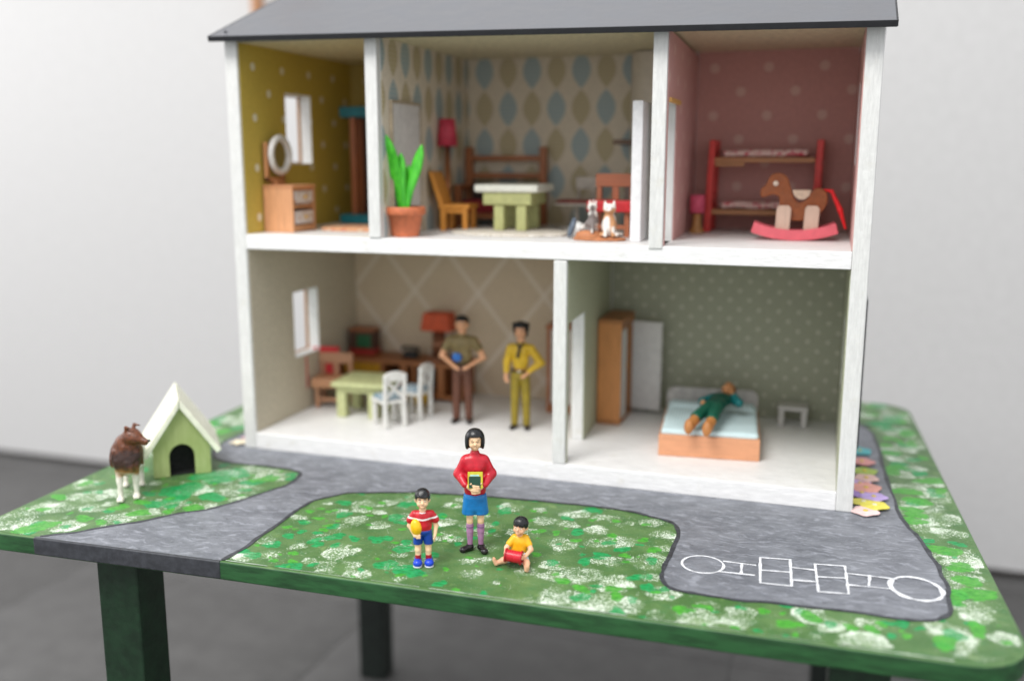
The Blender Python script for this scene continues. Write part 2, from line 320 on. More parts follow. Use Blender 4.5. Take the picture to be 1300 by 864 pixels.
# ================================================================ TABLE
TA = 2.939
def catmull(pts, n=6, closed=False):
    out = []; N = len(pts)
    rngi = range(N) if closed else range(N-1)
    for i in rngi:
        p = [pts[(i+k-1) % N] if closed else pts[min(max(i+k-1, 0), N-1)] for k in range(4)]
        for j in range(n):
            t = j/n; out.append(tuple(.5*(2*p[1][a]+(p[2][a]-p[0][a])*t+(2*p[0][a]-5*p[1][a]+4*p[2][a]-p[3][a])*t*t+(3*p[1][a]-p[0][a]-3*p[2][a]+p[3][a])*t**3) for a in (0, 1)))
    if not closed: out.append(tuple(pts[-1]))
    return out
DABS = {'W':[(16.2,-13.2,0.53),(19.3,-12.9,0.87),(21.6,-11.7,0.7),(18.4,-15.1,0.77),(21.7,-14.2,0.68),(20.5,-16.5,1.0),(22.9,-17.0,0.91),(15.3,-17.2,0.76),(15.4,-22.6,0.79),(15.4,-26.0,0.91),(18.4,-23.0,0.7),(22.0,-23.6,1.15),(20.6,-25.3,0.6),(24.1,-25.1,0.82),(25.2,-26.8,1.02),(29.9,-18.1,0.96),(32.4,-22.1,0.68),(26.9,-22.2,0.69),(27.4,-10.9,0.78),(23.3,-10.7,0.53),(28.1,-14.8,1.0),(21.8,-22.2,0.78),(17.2,-25.1,0.53),(35.2,-9.9,0.69),(37.5,-10.3,0.52),(39.0,-9.7,0.82),(40.7,-10.1,0.67),(41.8,-10.2,0.81),(43.3,-10.9,0.5),(45.2,-10.2,1.13),(46.5,-12.6,1.16),(36.2,-12.3,1.07),(38.4,-12.5,0.93),(40.9,-13.2,1.04),(38.9,-17.0,1.06),(41.4,-15.9,1.01),(43.5,-15.1,1.07),(42.6,-19.2,1.08),(46.0,-18.4,1.56),(38.9,-21.1,1.01),(39.3,-23.0,1.04),(41.5,-22.2,1.51),(44.3,-22.5,1.26),(40.5,-26.2,1.44),(43.4,-26.5,1.42),(45.4,-26.3,1.41),(46.5,-21.3,0.81),(47.8,-23.7,1.11),(49.4,-26.9,0.63),(46.8,-15.5,0.75),(47.5,-23.9,0.95),(51.0,-24.8,0.93),(53.3,-25.2,1.14),(57.7,-24.3,1.14),(60.7,-27.0,1.08),(61.6,-27.0,1.08),(66.8,-25.4,1.51),(66.4,-24.1,1.32),(69.9,-24.5,1.08),(59.0,-25.4,1.11),(50.5,-26.8,1.36),(53.1,-26.5,1.35),(67.9,-4.7,1.41),(66.1,-1.5,1.18),(69.0,-5.9,1.11),(70.3,-5.9,0.69),(69.1,-10.5,1.57),(68.8,-15.1,1.49),(69.9,2.2,0.91),(68.5,6.5,0.96),(68.6,-20.2,1.39),(68.8,-21.7,1.13),(69.6,3.9,1.55),(67.3,9.2,1.31),(69.6,-11.7,1.55),(67.5,-16.6,1.46),(-5.3,-25.0,1.83),(-8.2,-24.0,1.71),(-8.0,-21.3,1.44),(-6.2,-17.9,1.65),(-5.0,-17.0,1.5),(0.5,-21.6,1.56),(-2.5,-24.2,1.22),(2.9,-17.3,1.46),(-8.3,-14.8,1.37),(2.5,-13.4,1.69),(5.0,-7.2,1.79),(7.6,-7.6,2.12),(5.8,-12.5,1.69),(1.8,-19.9,1.26),(-3.7,-16.1,1.67),(5.9,-17.4,1.6),(7.1,-12.1,1.69),(2.5,-9.1,2.12),(-6.2,-20.7,1.44)],'E':[(17.7,-12.8,0.79),(18.9,-15.5,0.68),(16.4,-18.1,0.58),(16.6,-21.2,0.56),(17.2,-20.1,0.41),(16.1,-23.0,0.71),(15.8,-25.5,0.69),(19.8,-22.2,0.55),(21.2,-22.0,0.55),(20.4,-20.3,0.88),(22.1,-20.3,0.64),(23.8,-20.0,0.79),(23.3,-11.7,0.87),(23.5,-14.9,0.76),(26.5,-19.9,0.55),(26.6,-24.4,0.89),(28.7,-25.0,1.32),(30.6,-19.0,0.39),(21.2,-25.9,0.45),(19.7,-26.7,0.89),(29.2,-21.8,0.76),(40.8,-18.5,0.27),(42.5,-18.3,0.55),(41.9,-18.8,0.36),(46.3,-21.2,0.46),(45.5,-21.3,0.29),(47.2,-23.4,0.39),(48.4,-24.2,0.28),(46.4,-21.0,0.37),(53.2,-24.5,0.42),(59.1,-25.4,0.49),(63.8,-24.5,0.27),(64.8,-24.4,0.33),(66.9,-24.6,0.76),(68.2,-22.8,0.45),(67.6,1.1,0.9),(67.4,-8.2,0.68),(67.7,-19.7,0.58),(66.8,-9.1,0.54),(67.4,12.5,1.02),(68.3,-18.1,0.72),(2.4,-16.0,1.15),(-2.6,-24.4,0.46),(3.1,-17.7,0.64),(1.5,-13.7,2.03),(5.3,-14.7,1.32),(3.5,-8.8,2.12),(1.1,-9.4,1.41),(6.7,-10.1,1.04),(1.3,-17.7,0.97)],'G':[(15.7,-15.6,0.43),(17.2,-16.9,0.5),(20.5,-13.5,0.43),(21.2,-15.1,0.34),(18.8,-19.2,0.46),(15.5,-19.5,0.41),(25.1,-17.3,0.36),(18.7,-24.3,0.46),(31.3,-23.9,0.37),(17.7,-14.8,0.34),(34.7,-10.2,0.34),(36.3,-14.7,0.65),(37.3,-19.4,0.43),(37.8,-14.6,0.52),(42.4,-14.0,0.51),(42.2,-10.7,0.37),(40.2,-10.9,0.4),(41.9,-24.5,0.79),(40.3,-23.6,0.57),(44.1,-23.9,0.56),(46.1,-16.0,0.62),(45.0,-14.2,0.51),(44.6,-25.1,0.77),(48.9,-25.9,0.32),(49.7,-25.9,0.43),(39.7,-15.8,0.44),(44.2,-17.8,0.49),(47.2,-23.7,0.36),(49.1,-25.9,0.58),(51.0,-25.1,0.46),(54.7,-24.6,0.41),(56.4,-26.1,0.89),(57.9,-24.7,0.9),(60.4,-25.5,0.55),(61.7,-25.4,0.66),(62.4,-24.5,0.45),(66.1,-26.0,0.97),(68.5,-23.2,0.89),(49.8,-25.9,0.34),(67.1,4.1,1.56),(68.4,-10.0,1.32),(69.1,-13.1,1.02),(67.9,1.6,1.21),(70.2,8.0,1.61),(67.6,-18.9,1.42),(69.5,-17.8,1.19),(66.7,-3.8,1.15),(66.2,10.0,1.33),(69.2,-15.6,0.98),(-4.9,-25.3,1.52),(-4.3,-24.7,0.76),(-8.3,-18.4,0.93),(-2.4,-22.4,0.87),(-8.5,-14.5,0.76),(1.3,-20.0,0.88),(-0.1,-17.6,0.81),(-7.4,-21.5,0.64),(5.3,-17.6,0.96),(-1.2,-19.4,0.96),(7.5,-8.8,1.4),(3.6,-18.9,0.64),(-0.4,-22.7,0.77),(5.6,-20.2,0.93)]}
def grass_mat(plain=False):
    n = NT('painted_grass' if not plain else 'plain_green_paint'); gs = n.noise(.35, 4, .6)
    base = n.mix(n.rng(gs, .35, .65), lin('#456a37'), lin('#5c7d49'))
    base = n.mix(n.rng(n.noise(.8, 5, .65, stretch=(1, 1.8, 1)), .5, .68, 0, .5), base, lin('#357040'))
    base = n.mix(n.rng(n.noise(.5, 5, .65, stretch=(1.2, 1, 2)), .58, .72, 0, .5), base, lin('#86a062'))
    if plain: n.col(base); n.rough(.4); return n.m
    a = n.t.nodes.new('ShaderNodeVertexColor'); a.layer_name = 'dabs'; sp = n.t.nodes.new('ShaderNodeSeparateColor'); n.l(a.outputs[0], sp.inputs[0])
    s1 = n.noise(4.6, 3, .7); s2 = n.noise(9.5, 2, .6); br = n.noise(1.6, 5, .7, stretch=(1, 2.6, 1)); big = n.noise(.8, 3, .6)
    fine = n.m_('ADD', n.m_('MULTIPLY', s1, .5), n.m_('MULTIPLY', s2, .5))                  # about .5
    w = n.m_('ADD', n.m_('MULTIPLY', n.m_('SUBTRACT', fine, .5), 3.9), n.m_('ADD', sp.outputs[0], n.m_('MULTIPLY', n.m_('SUBTRACT', big, .5), 1.1)))
    wm = n.rng(w, .50, .62); wash = n.rng(sp.outputs[0], .1, .9, 0, .42)
    def flat(ch): return n.rng(n.m_('ADD', ch, n.m_('MULTIPLY', n.m_('SUBTRACT', br, .5), 1.5)), .46, .58)
    em, bg_ = flat(sp.outputs[1]), flat(sp.outputs[2])
    cE = n.mix(n.rng(br, .4, .6), lin('#047a38'), lin('#13a35c')); cG = n.mix(n.rng(br, .4, .6), lin('#2a8c22'), lin('#52b033'))
    cW = n.mix(n.rng(br, .35, .65), lin('#cfdfc8'), lin('#f0f5ec'))
    cc = n.mix(n.m_('MULTIPLY', em, .8), base, cE); cc = n.mix(wash, cc, lin('#9db888')); cc = n.mix(n.m_('MULTIPLY', wm, .92), cc, cW)
    over = n.m_('MULTIPLY', em, n.rng(s1, .46, .52)); cc = n.mix(n.m_('MULTIPLY', over, .9), cc, cE); cc = n.mix(n.m_('MULTIPLY', bg_, n.rng(s2, .36, .5, .35, .92)), cc, cG)
    n.col(cc); n.rough(n.rng(s1, .3, .7, .36, .55)); n.bump(n.m_('ADD', n.m_('ADD', n.m_('MULTIPLY', wm, .9), n.m_('MULTIPLY', bg_, .6)), n.m_('ADD', n.m_('MULTIPLY', em, .5), n.m_('MULTIPLY', br, .6))), .55, .05); return n.m
def lawn(t):
    st = .2; X0, X1, Y0, Y1 = -9.7, 70.9, -28.4, 38.6; nx, ny = int((X1-X0)/st)+1, int((Y1-Y0)/st)+1
    gx, gy = np.meshgrid(np.linspace(X0, X1, nx), np.linspace(Y0, Y1, ny), indexing='ij'); ch = [np.zeros_like(gx) for _ in range(3)]; rng_ = np.random.default_rng(5)
    wx = np.array([[noise.noise(Vector((i*.11, j*.11, 2.0))) for j in range(ny//4+2)] for i in range(nx//4+2)]); wxx = np.kron(wx, np.ones((4, 4)))[:nx, :ny]
    D = {k: [v+((1.0,) if True else ()) for v in DABS[k]] for k in DABS}
    for _ in range(170): D['W'].append((rng_.uniform(-9, 70), rng_.uniform(-28, -6), rng_.uniform(.35, 1.1), .5)); D['E'].append((rng_.uniform(-9, 70), rng_.uniform(-28, -6), rng_.uniform(.2, .8), .85)); D['G'].append((rng_.uniform(-9, 70), rng_.uniform(-28, -6), rng_.uniform(.15, .45), .85))
    for k, N, lo_, hi_ in (('W', 110, 1.0, 1.9), ('E', 70, .5, 1.2), ('G', 80, .5, 1.1)):
        for _ in range(N):
            x, y = (rng_.uniform(-9, 70), rng_.uniform(26, 38)) if rng_.random() < .6 else ((rng_.uniform(66.5, 70.5), rng_.uniform(-5, 38)) if rng_.random() < .6 else (rng_.uniform(-9.5, -4), rng_.uniform(-5, 30))); D[k].append((x, y, rng_.uniform(lo_, hi_), 1.0))
    streak = None
    for ci, k in enumerate('WEG'):
        for (x, y, r, g) in D[k]:
            r = min(r, 2.4)*(1.02 if ci == 0 else 1.25); i0, i1 = max(int((x-r*1.7-X0)/st), 0), min(int((x+r*1.7-X0)/st)+2, nx); j0, j1 = max(int((y-r*1.7-Y0)/st), 0), min(int((y+r*1.7-Y0)/st)+2, ny)
            if i1 <= i0 or j1 <= j0: continue
            px, py = gx[i0:i1, j0:j1]-x, gy[i0:i1, j0:j1]-y; a = rng_.uniform(-.6, .6) if ci == 0 else rng_.uniform(0, 3.1); asp = rng_.uniform(.75, 1.1) if ci == 0 else rng_.uniform(.5, .8)
            u, v = px*math.cos(a)+py*math.sin(a), -px*math.sin(a)+py*math.cos(a); ph = rng_.uniform(0, 6); an = np.arctan2(v, u)
            rr = np.sqrt((u/r)**2+(v/(r*asp))**2)*(1+.10*np.sin(3*an+ph)+.07*np.sin(5*an+2*ph))
            if ci == 0:
                m = np.clip((1.15-rr)/.25, 0, 1); tilt = .5+.5*np.clip((px*math.cos(ph)+py*math.sin(ph))/r, -1, 1); val = m*(rng_.uniform(.30, .46)+.5*tilt**2.5*rng_.uniform(.3, 1))*(.6+.4*g)
            else: val = np.clip((1.15-rr)/.42, 0, 1)*rng_.uniform(.75, 1.0)
            c_ = ch[ci][i0:i1, j0:j1]; ch[ci][i0:i1, j0:j1] = np.maximum(c_, val)
    yf = -27.05-(np.clip(gx, 14, 70)-14)*.0272                        # the front edge runs slightly askew
    def inside(x, y, f): return (y > f+.12) & ~((x < -7) & (y < -24) & (np.hypot(x+7, y+24) > 2.75)) & ~((x > 67) & (y < f+4.3) & (np.hypot(x-67, y-(f+4.3)) > 4.0)) & ~((x > 67) & (y > 34.7) & (np.hypot(x-67, y-34.7) > 4.0))
    ok = inside(gx, gy, yf); ids = np.arange(nx*ny).reshape(nx, ny); q = ok[:-1, :-1] & ok[1:, :-1] & ok[1:, 1:] & ok[:-1, 1:]
    F = np.stack([ids[:-1, :-1][q], ids[1:, :-1][q], ids[1:, 1:][q], ids[:-1, 1:][q]], 1).astype(np.int32)
    used = np.zeros(nx*ny, bool); used[F.ravel()] = True; mp = np.cumsum(used)-1; F = mp[F].astype(np.int32); P = np.stack([gx.ravel(), gy.ravel(), np.full(nx*ny, .0)], 1)[used]
    me = bpy.data.meshes.new('painted_lawn'); me.vertices.add(len(P)); me.vertices.foreach_set('co', (P*S).astype(np.float32).ravel()); me.loops.add(F.size); me.loops.foreach_set('vertex_index', F.ravel()); me.polygons.add(len(F)); me.polygons.foreach_set('loop_start', np.arange(0, F.size, 4, dtype=np.int32)); me.update(calc_edges=True)
    at = me.color_attributes.new('dabs', 'FLOAT_COLOR', 'POINT'); cc = np.ones((len(P), 4), np.float32)
    for i in range(3): cc[:, i] = ch[i].ravel()[used]
    at.data.foreach_set('color', cc.ravel()); link('painted_lawn', me, grass_mat(), t)
def road_mat(edge=False):
    n = NT('painted_asphalt'); a = n.noise(.35, 6, .68, stretch=(1, 1.6, 1)); 
    wv = n.t.nodes.new('ShaderNodeVectorMath'); wv.operation = 'MULTIPLY_ADD'; n.l(n.noise(.3, 3, .6, out=1), wv.inputs[0]); wv.inputs[1].default_value = (3.2, 3.2, 0); n.l(n.co, wv.inputs[2]); wc = wv.outputs[0]
    st = n.noise(.75, 6, .62, vec=wc, stretch=(.8, 2.6, 1)); st2 = n.noise(1.7, 6, .66, vec=wc, stretch=(.8, 2.4, 1))
    cc = n.mix(n.rng(a, .35, .65), lin('#666970'), lin('#7b7e85')); cc = n.mix(n.rng(st, .5, .66, 0, .7), cc, lin('#9a9da6')); cc = n.mix(n.rng(st, .30, .42, .55, 0), cc, lin('#45474e'))
    cc = n.mix(n.rng(st2, .56, .68, 0, .45), cc, lin('#a8abb3')); n.col(cc); n.rough(n.rng(st2, .3, .7, .34, .55)); n.bump(n.m_('ADD', st, st2), .45, .05); return n.m
def make_table():
    t = thing('table', 'low green painted table with a grey road and lawns painted on its top', 'table', (0, 0, 0), TA)
    x0, x1, y0, y1 = -10.0, 71.2, -27.6, 38.9; r = 4.2
    def rc(cx, cy, a0, rr=r): return [(cx+rr*math.cos(R(a0+i*15)), cy+rr*math.sin(R(a0+i*15))) for i in range(7) if not (a0 == 285 and i > 5)]
    y0 = -27.1; out = rc(x0+3, y0+3, 180, 3)+[(14, -27.25), (66.4, -28.68)]+rc(x1-r, -28.75+r, 285)+rc(x1-r, y1-r, 0)+rc(x0+r, y1-r, 90)
    gm = grass_mat(True); edge = paint('#1f4a26', .45, .2, 1.2, .5, 4, stretch=(.2, 1, 1))
    n = NT('table_edge_green'); nz = n.noise(1.4, 6, .65, stretch=(.25, 1, 1.5)); n.col(n.mix(n.rng(nz, .35, .65), lin('#1c4022'), lin('#2a5a31'))); n.rough(.42); n.bump(nz, .5, .05)
    top = B().prism(out, -1.55, -.02, 'z'); o = top.out('tabletop', n.m, t, bevel=.16)
    o.data.materials.append(gm)
    for p in o.data.polygons:
        if p.normal.z > .9: p.material_index = 1
    lawn(t)
    # road
    L_ = [(-3.44, -26.9), (-1.12, -25.45), (1.9, -22.53), (4.98, -19.3), (7.13, -17.05), (8.76, -13.7), (10.26, -9.66), (10.15, -6.92), (8.84, -5.75), (5.49, -5.29), (.83, -5.1), (-2.2, -2.8), (-3.3, 1.2), (-3.0, 4.3), (-2.9, 14), (-2.8, 25)]
    R_ = [(64.9, 26.5), (65.9, 23.6), (65.84, 9.91), (65.96, -3.23), (66.75, -7.67), (67.37, -12.35), (67.5, -17.25), (67.2, -20.9), (66.41, -22.5), (65.0, -23.27), (62.29, -23.24), (57.95, -23.15), (53.46, -23.33), (49.98, -23.2), (48.02, -22.61), (47.4, -21.0), (47.31, -18.56), (47.59, -15.14), (47.69, -11.9), (46.6, -9.6), (44.5, -8.7), (42.09, -7.92), (35.44, -7.7), (30.26, -7.8), (25.09, -8.22), (20.08, -9.31), (16.93, -10.49), (14.89, -13.07), (14.42, -16.99), (14.41, -22.52), (14.2, -26.02), (13.95, -27.1)]
    A = catmull(L_, 5); Bc = catmull([(-2.8, 25), (-1.5, 27), (3, 27.4), (60, 27.6), (64.9, 26.5)], 5)[1:-1]; Cc = catmull(R_, 5)
    def wob(p, i):
        q = noise.noise_vector(Vector((p[0]*.5, p[1]*.5, 3)))*.25; return (p[0]+q.x, p[1]+q.y)
    path = [wob(p, i) for i, p in enumerate(A+Bc+Cc)]; path[0] = (-3.5, -27.0); path[-1] = (13.95, -27.1)
    b = B(); vs = [b.bm.verts.new((x, y, .02)) for x, y in path]; b.bm.faces.new(vs); bmesh.ops.triangulate(b.bm, faces=b.bm.faces); b.out('painted_road', road_mat(), t)
    def ribbon(b, pts, w, z, wv=.3, closed=False, h=.0):
        N = len(pts); L, Rr = [], []
        for i, p in enumerate(pts):
            a = pts[(i-1) % N] if closed else pts[max(i-1, 0)]; c = pts[(i+1) % N] if closed else pts[min(i+1, N-1)]
            d = Vector((c[0]-a[0], c[1]-a[1])).normalized(); nn = Vector((-d.y, d.x)); ww = w*(1+wv*noise.noise(Vector((p[0]*1.3, p[1]*1.3, 9))))*.5
            L.append(b.bm.verts.new((p[0]+nn.x*ww, p[1]+nn.y*ww, z))); Rr.append(b.bm.verts.new((p[0]-nn.x*ww, p[1]-nn.y*ww, z)))
        for i in range(N if closed else N-1): j = (i+1) % N; b.bm.faces.new((L[i], L[j], Rr[j], Rr[i]))
    b = B(); ribbon(b, path[1:-1], .34, .045, .7); b.out('road_outline', paint('#3f4147', .5, .3), t)
    # grey stretch of the front edge where the road runs off the table
    e = B(); e.prism([(-3.5, -27.2), (13.95, -27.33), (13.95, -27.0), (-3.5, -26.9)], -1.45, .016, 'z')
    e.out('painted_edge', paint('#393b40', .45, .2, 1.5, .5, 4), t, bevel=.12)
    b = B(); rr = random.Random(3); x = 14.3     # front edge of the top: painted-in highlight, along with some paint rubbed pale
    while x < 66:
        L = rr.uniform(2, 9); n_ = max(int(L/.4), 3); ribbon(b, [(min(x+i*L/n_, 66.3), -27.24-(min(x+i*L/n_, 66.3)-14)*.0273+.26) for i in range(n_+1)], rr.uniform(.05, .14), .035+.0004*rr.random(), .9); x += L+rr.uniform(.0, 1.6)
    o = b.out('painted_edge_highlight', paint('#b9c8b6', .4, .2), t); o['kind'] = 'stuff'
    # hopscotch in white paint
    b = B(); z = .06
    def arc(cx, cy, rx, ry, tilt=0, n=40): return [(cx+rx*math.cos(i*math.tau/n)*math.cos(tilt)-ry*math.sin(i*math.tau/n)*math.sin(tilt), cy+rx*math.cos(i*math.tau/n)*math.sin(tilt)+ry*math.sin(i*math.tau/n)*math.cos(tilt)) for i in range(n)]
    ribbon(b, arc(50.08, -17.92, 1.58, 1.62, .1), .19, z, .8, True); ribbon(b, arc(65.35, -18.09, 1.75, 2.0, .2), .3, z, .9, True)
    for pts, cl in (([(51.6, -16.9), (53.98, -17.03)], 0), ([(51.3, -18.95), (53.95, -18.9)], 0), ([(52.97, -16.95), (53.0, -18.84)], 0), ([(54.31, -15.45), (56.56, -15.22), (56.64, -20.11), (54.41, -20.15)], 1), ([(54.36, -17.87), (56.6, -17.66)], 0),
                    ([(56.67, -16.73), (58.37, -16.76)], 0), ([(56.77, -19.02), (58.3, -18.89)], 0), ([(58.4, -15.61), (60.59, -15.39), (60.57, -20.38), (58.48, -20.57)], 1), ([(58.42, -17.98), (60.5, -17.67)], 0), ([(60.63, -16.75), (64.1, -16.85)], 0), ([(60.67, -18.82), (63.6, -18.7)], 0), ([(62.29, -16.69), (62.06, -18.61)], 0)):
        z += .0015; s_ = pts+[pts[0]] if cl else pts
        for k in range(len(s_)-1):
            a, c = s_[k], s_[k+1]; d = Vector((c[0]-a[0], c[1]-a[1])).normalized()*.06; z += .0008
            ribbon(b, [(a[0]+(c[0]-a[0])*i/10-d.x*(1-i/5), a[1]+(c[1]-a[1])*i/10-d.y*(1-i/5)) for i in range(11)], .19, z, .9)
    b.out('hopscotch_drawing', paint('#e4e6ea', .6, .15, 3), t)
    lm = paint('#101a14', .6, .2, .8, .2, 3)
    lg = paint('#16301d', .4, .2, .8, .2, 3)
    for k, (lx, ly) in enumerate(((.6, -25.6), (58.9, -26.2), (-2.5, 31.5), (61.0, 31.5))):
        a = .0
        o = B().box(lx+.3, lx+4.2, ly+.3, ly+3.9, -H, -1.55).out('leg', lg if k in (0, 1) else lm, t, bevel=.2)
    ap = B().box(3, 57.5, 32.5, 34.3, -6.5, -1.56).out('apron', lm, t, bevel=.1, label='dark green rail under the rear edge')
    return t
make_table()

# ================================================================ DOLLHOUSE
W_, T_, F0, M0, M1, D_ = 62.0, 1.42, 1.75, 21.43, 22.95, 24.0
U1, U2, G1, DT = 15.56, 43.27, 34.46, 1.28
def holed(b, axis, w0, w1, u0, u1, z0, z1, holes=(), skew=0.0):
    us = sorted({u0, u1, *[h[0] for h in holes], *[h[1] for h in holes]}); zs = sorted({z0, z1, *[h[2] for h in holes], *[h[3] for h in holes]})
    us = [u for u in us if u0 <= u <= u1]; zs = [z for z in zs if z0 <= z <= z1]
    sol = lambda i, j: 0 <= i < len(us)-1 and 0 <= j < len(zs)-1 and not any(h[0] <= (us[i]+us[i+1])/2 <= h[1] and h[2] <= (zs[j]+zs[j+1])/2 <= h[3] for h in holes)
    cache = {}
    def v(w, u, z):
        k = (w, u, z)
        if k not in cache:
            ww = w+skew*u if axis == 'x' else w
            cache[k] = b.bm.verts.new((ww, u, z) if axis == 'x' else (u, w, z))
        return cache[k]
    for i in range(len(us)-1):
        for j in range(len(zs)-1):
            if not sol(i, j): continue
            a, c, d, e = us[i], us[i+1], zs[j], zs[j+1]
            for w in (w0, w1): b.bm.faces.new((v(w, a, d), v(w, c, d), v(w, c, e), v(w, a, e)))
            if not sol(i-1, j): b.bm.faces.new((v(w0, a, d), v(w1, a, d), v(w1, a, e), v(w0, a, e)))
            if not sol(i+1, j): b.bm.faces.new((v(w0, c, d), v(w1, c, d), v(w1, c, e), v(w0, c, e)))
            if not sol(i, j-1): b.bm.faces.new((v(w0, a, d), v(w1, a, d), v(w1, c, d), v(w0, c, d)))
            if not sol(i, j+1): b.bm.faces.new((v(w0, a, e), v(w1, a, e), v(w1, c, e), v(w0, c, e)))
    return b
def make_house():
    h = thing('dollhouse', 'open fronted two storey white wooden dollhouse with dark grey roof and papered rooms', 'dollhouse', (0, 0, 0), 0)
    wz, wx = white_paint(axis='z'), white_paint(axis='x'); wf = white_paint('#ecebea', 'white_floor_paint', 'x')
    Lw = [(8.6, 14.1, 8.2, 15.8), (8.6, 14.1, 30.0, 37.6)]; Rw = [(8.6, 14.1, 8.2, 15.8), (8.6, 14.1, 30.0, 37.6)]
    def edge_noise(o):   # hand-sawn, hand-painted boards: not dead straight
        return o
    edge_noise(holed(B(), 'x', 0, T_, 0, D_+.6, 0, 42.35, Lw).out('side_wall', wz, h, bevel=.12))
    edge_noise(holed(B(), 'x', W_-T_, W_, 0, D_+.6, 0, 41.5, Rw).out('side_wall', wz, h, bevel=.12))
    holed(B(), 'y', D_, D_+.6, T_, W_-T_, 0, 42.3).out('back_wall', wz, h)
    B().box(T_, W_-T_, .02, D_, 0, F0).out('ground_floor', wf, h, bevel=.1)
    B().box(T_, W_-T_, .0, D_, M0, M1).out('upper_floor', wf, h, bevel=.1)
    B().box(T_, W_-T_, 1.2, D_, 42.0, 42.35).out('ceiling', paint('#d9cfae', .7), h)
    B().box(T_, W_-T_, 1.0, D_-.1, M0-.06, M0-.005).out('ceiling', paint('#d8cfc0', .7), h)
    d1 = [(2.4, 9.2, M1, 36.2)]; d2 = [(.9, 6.4, M1, 35.6)]; dg = [(.9, 8.5, F0, 15.35)]
    holed(B(), 'x', U1, U1+DT, -.12, D_, M1+.01, 42.0).out('partition', wz, h, bevel=.1)
    holed(B(), 'x', U2, U2+DT, -.12, D_, M1-.25, 41.7, d2, -.03).out('partition', wz, h, bevel=.1)
    holed(B(), 'x', G1, G1+DT, -.02, D_, F0+.01, M0-.07, dg, -.045).out('partition', wz, h, bevel=.1)
    e = .06
    mus = wallpaper('mustard_dotted_paper', '#bfa84c', 'dots', 'y', px=5.6, py=2.55, r=.42, dot='#dcd8c4', a=.9, ax=2.66, az=39.86)
    musx = wallpaper('mustard_dotted_paper_back', '#b39c52', 'dots', 'x', px=5.6, py=2.55, r=.42, dot='#dcd8c4', a=.6, ax=3.66, az=39.86)
    lf = wallpaper('oval_leaf_paper', '#cfc3ae', 'ovals', 'x', px=2.93, py=4.2, ax=21.95, az=40.55); lfy = wallpaper('oval_leaf_paper_side', '#d4c9b6', 'ovals', 'y', px=2.93, py=4.2, ax=21.0, az=40.55)
    pk = wallpaper('dusty_pink_dotted_paper', '#c7958c', 'dots', 'x', px=5.7, py=2.52, r=.5, dot='#d9bdb2', a=.7, ax=51.4, az=40.27); pky = wallpaper('dusty_pink_dotted_paper_side', '#cfa29d', 'dots', 'y', px=5.7, py=2.52, r=.5, dot='#dcc0b6', a=.7, ax=21.2, az=40.27)
    lt = wallpaper('lattice_paper', '#cbb99f', 'lattice', 'x', u0=8.45*20-13.85, v0=10.4*20-14.4); wv = wallpaper('fine_weave_paper', '#c6bca8', 'weave', 'y')
    sg = wallpaper('sage_starred_paper', '#a3a590', 'dots', 'x', px=2.15, py=1.07, r=.21, dot='#c9c9b6', a=.9, star=1); sgy = wallpaper('plain_sage_paper', '#b0b59b', 'weave', 'y')
    def paper(axis, w0, w1, u0, u1, z0, z1, holes, mat, skew=0): return holed(B(), axis, w0, w1, u0, u1, z0, z1, holes, skew).out('wallpaper', mat, h)
    paper('x', T_+.001, T_+e, .35, D_-.01, M1+.02, 42.0, [Lw[1]], mus); paper('y', D_-e, D_-.001, T_+e+.01, U1-.01, M1+.02, 42.0, [], musx)
    paper('x', U1+DT+.001, U1+DT+e, .8, D_-.01, M1+.02, 42.0, [], lfy); paper('y', D_-e, D_-.001, U1+DT+e+.01, 42.4, M1+.02, 42.0, [], lf)
    paper('x', U2+DT+.001, U2+DT+e, .3, D_-.3, M1+.02, 41.6, d2, pky, -.03); paper('y', D_-e, D_-.001, 43.9, W_-T_-.08, M1+.02, 42.0, [], pk); paper('x', W_-T_-e, W_-T_-.001, .4, D_-.01, M1+.02, 41.4, [Rw[1]], pky)
    paper('x', T_+.001, T_+e, .35, D_-.01, F0+.02, M0-.08, [Lw[0]], wv); paper('y', D_-e, D_-.001, T_+e+.01, 33.2, F0+.02, M0-.08, [], lt)
    paper('x', G1+DT+.001, G1+DT+e, .5, D_-.3, F0+.02, M0-.08, dg, sgy, -.045); paper('y', D_-e, D_-.001, 34.8, W_-T_-.08, F0+.02, M0-.08, [], sg); paper('x', W_-T_-e, W_-T_-.001, .5, D_-.01, F0+.02, M0-.08, [Rw[0]], sgy)
    paper('x', U1-e, U1-.001, .35, D_-.07, M1+.02, 42.0, [], mus); paper('x', U2-e, U2-.001, .8, D_-.3, M1+.02, 41.6, d2, lfy, -.03); paper('x', G1-e, G1-.001, .5, D_-.3, F0+.02, M0-.08, dg, wv, -.045)
    # windows: frames with a central post
    wm = paint('#e8e8e6', .45, .05); br = wood('#a67748', .7); gl = NT('window_glass'); gl.col((1, 1, 1, 1)); gl.rough(.03); gl.b.inputs['Transmission Weight'].default_value = 1; gl.b.inputs['IOR'].default_value = 1.1
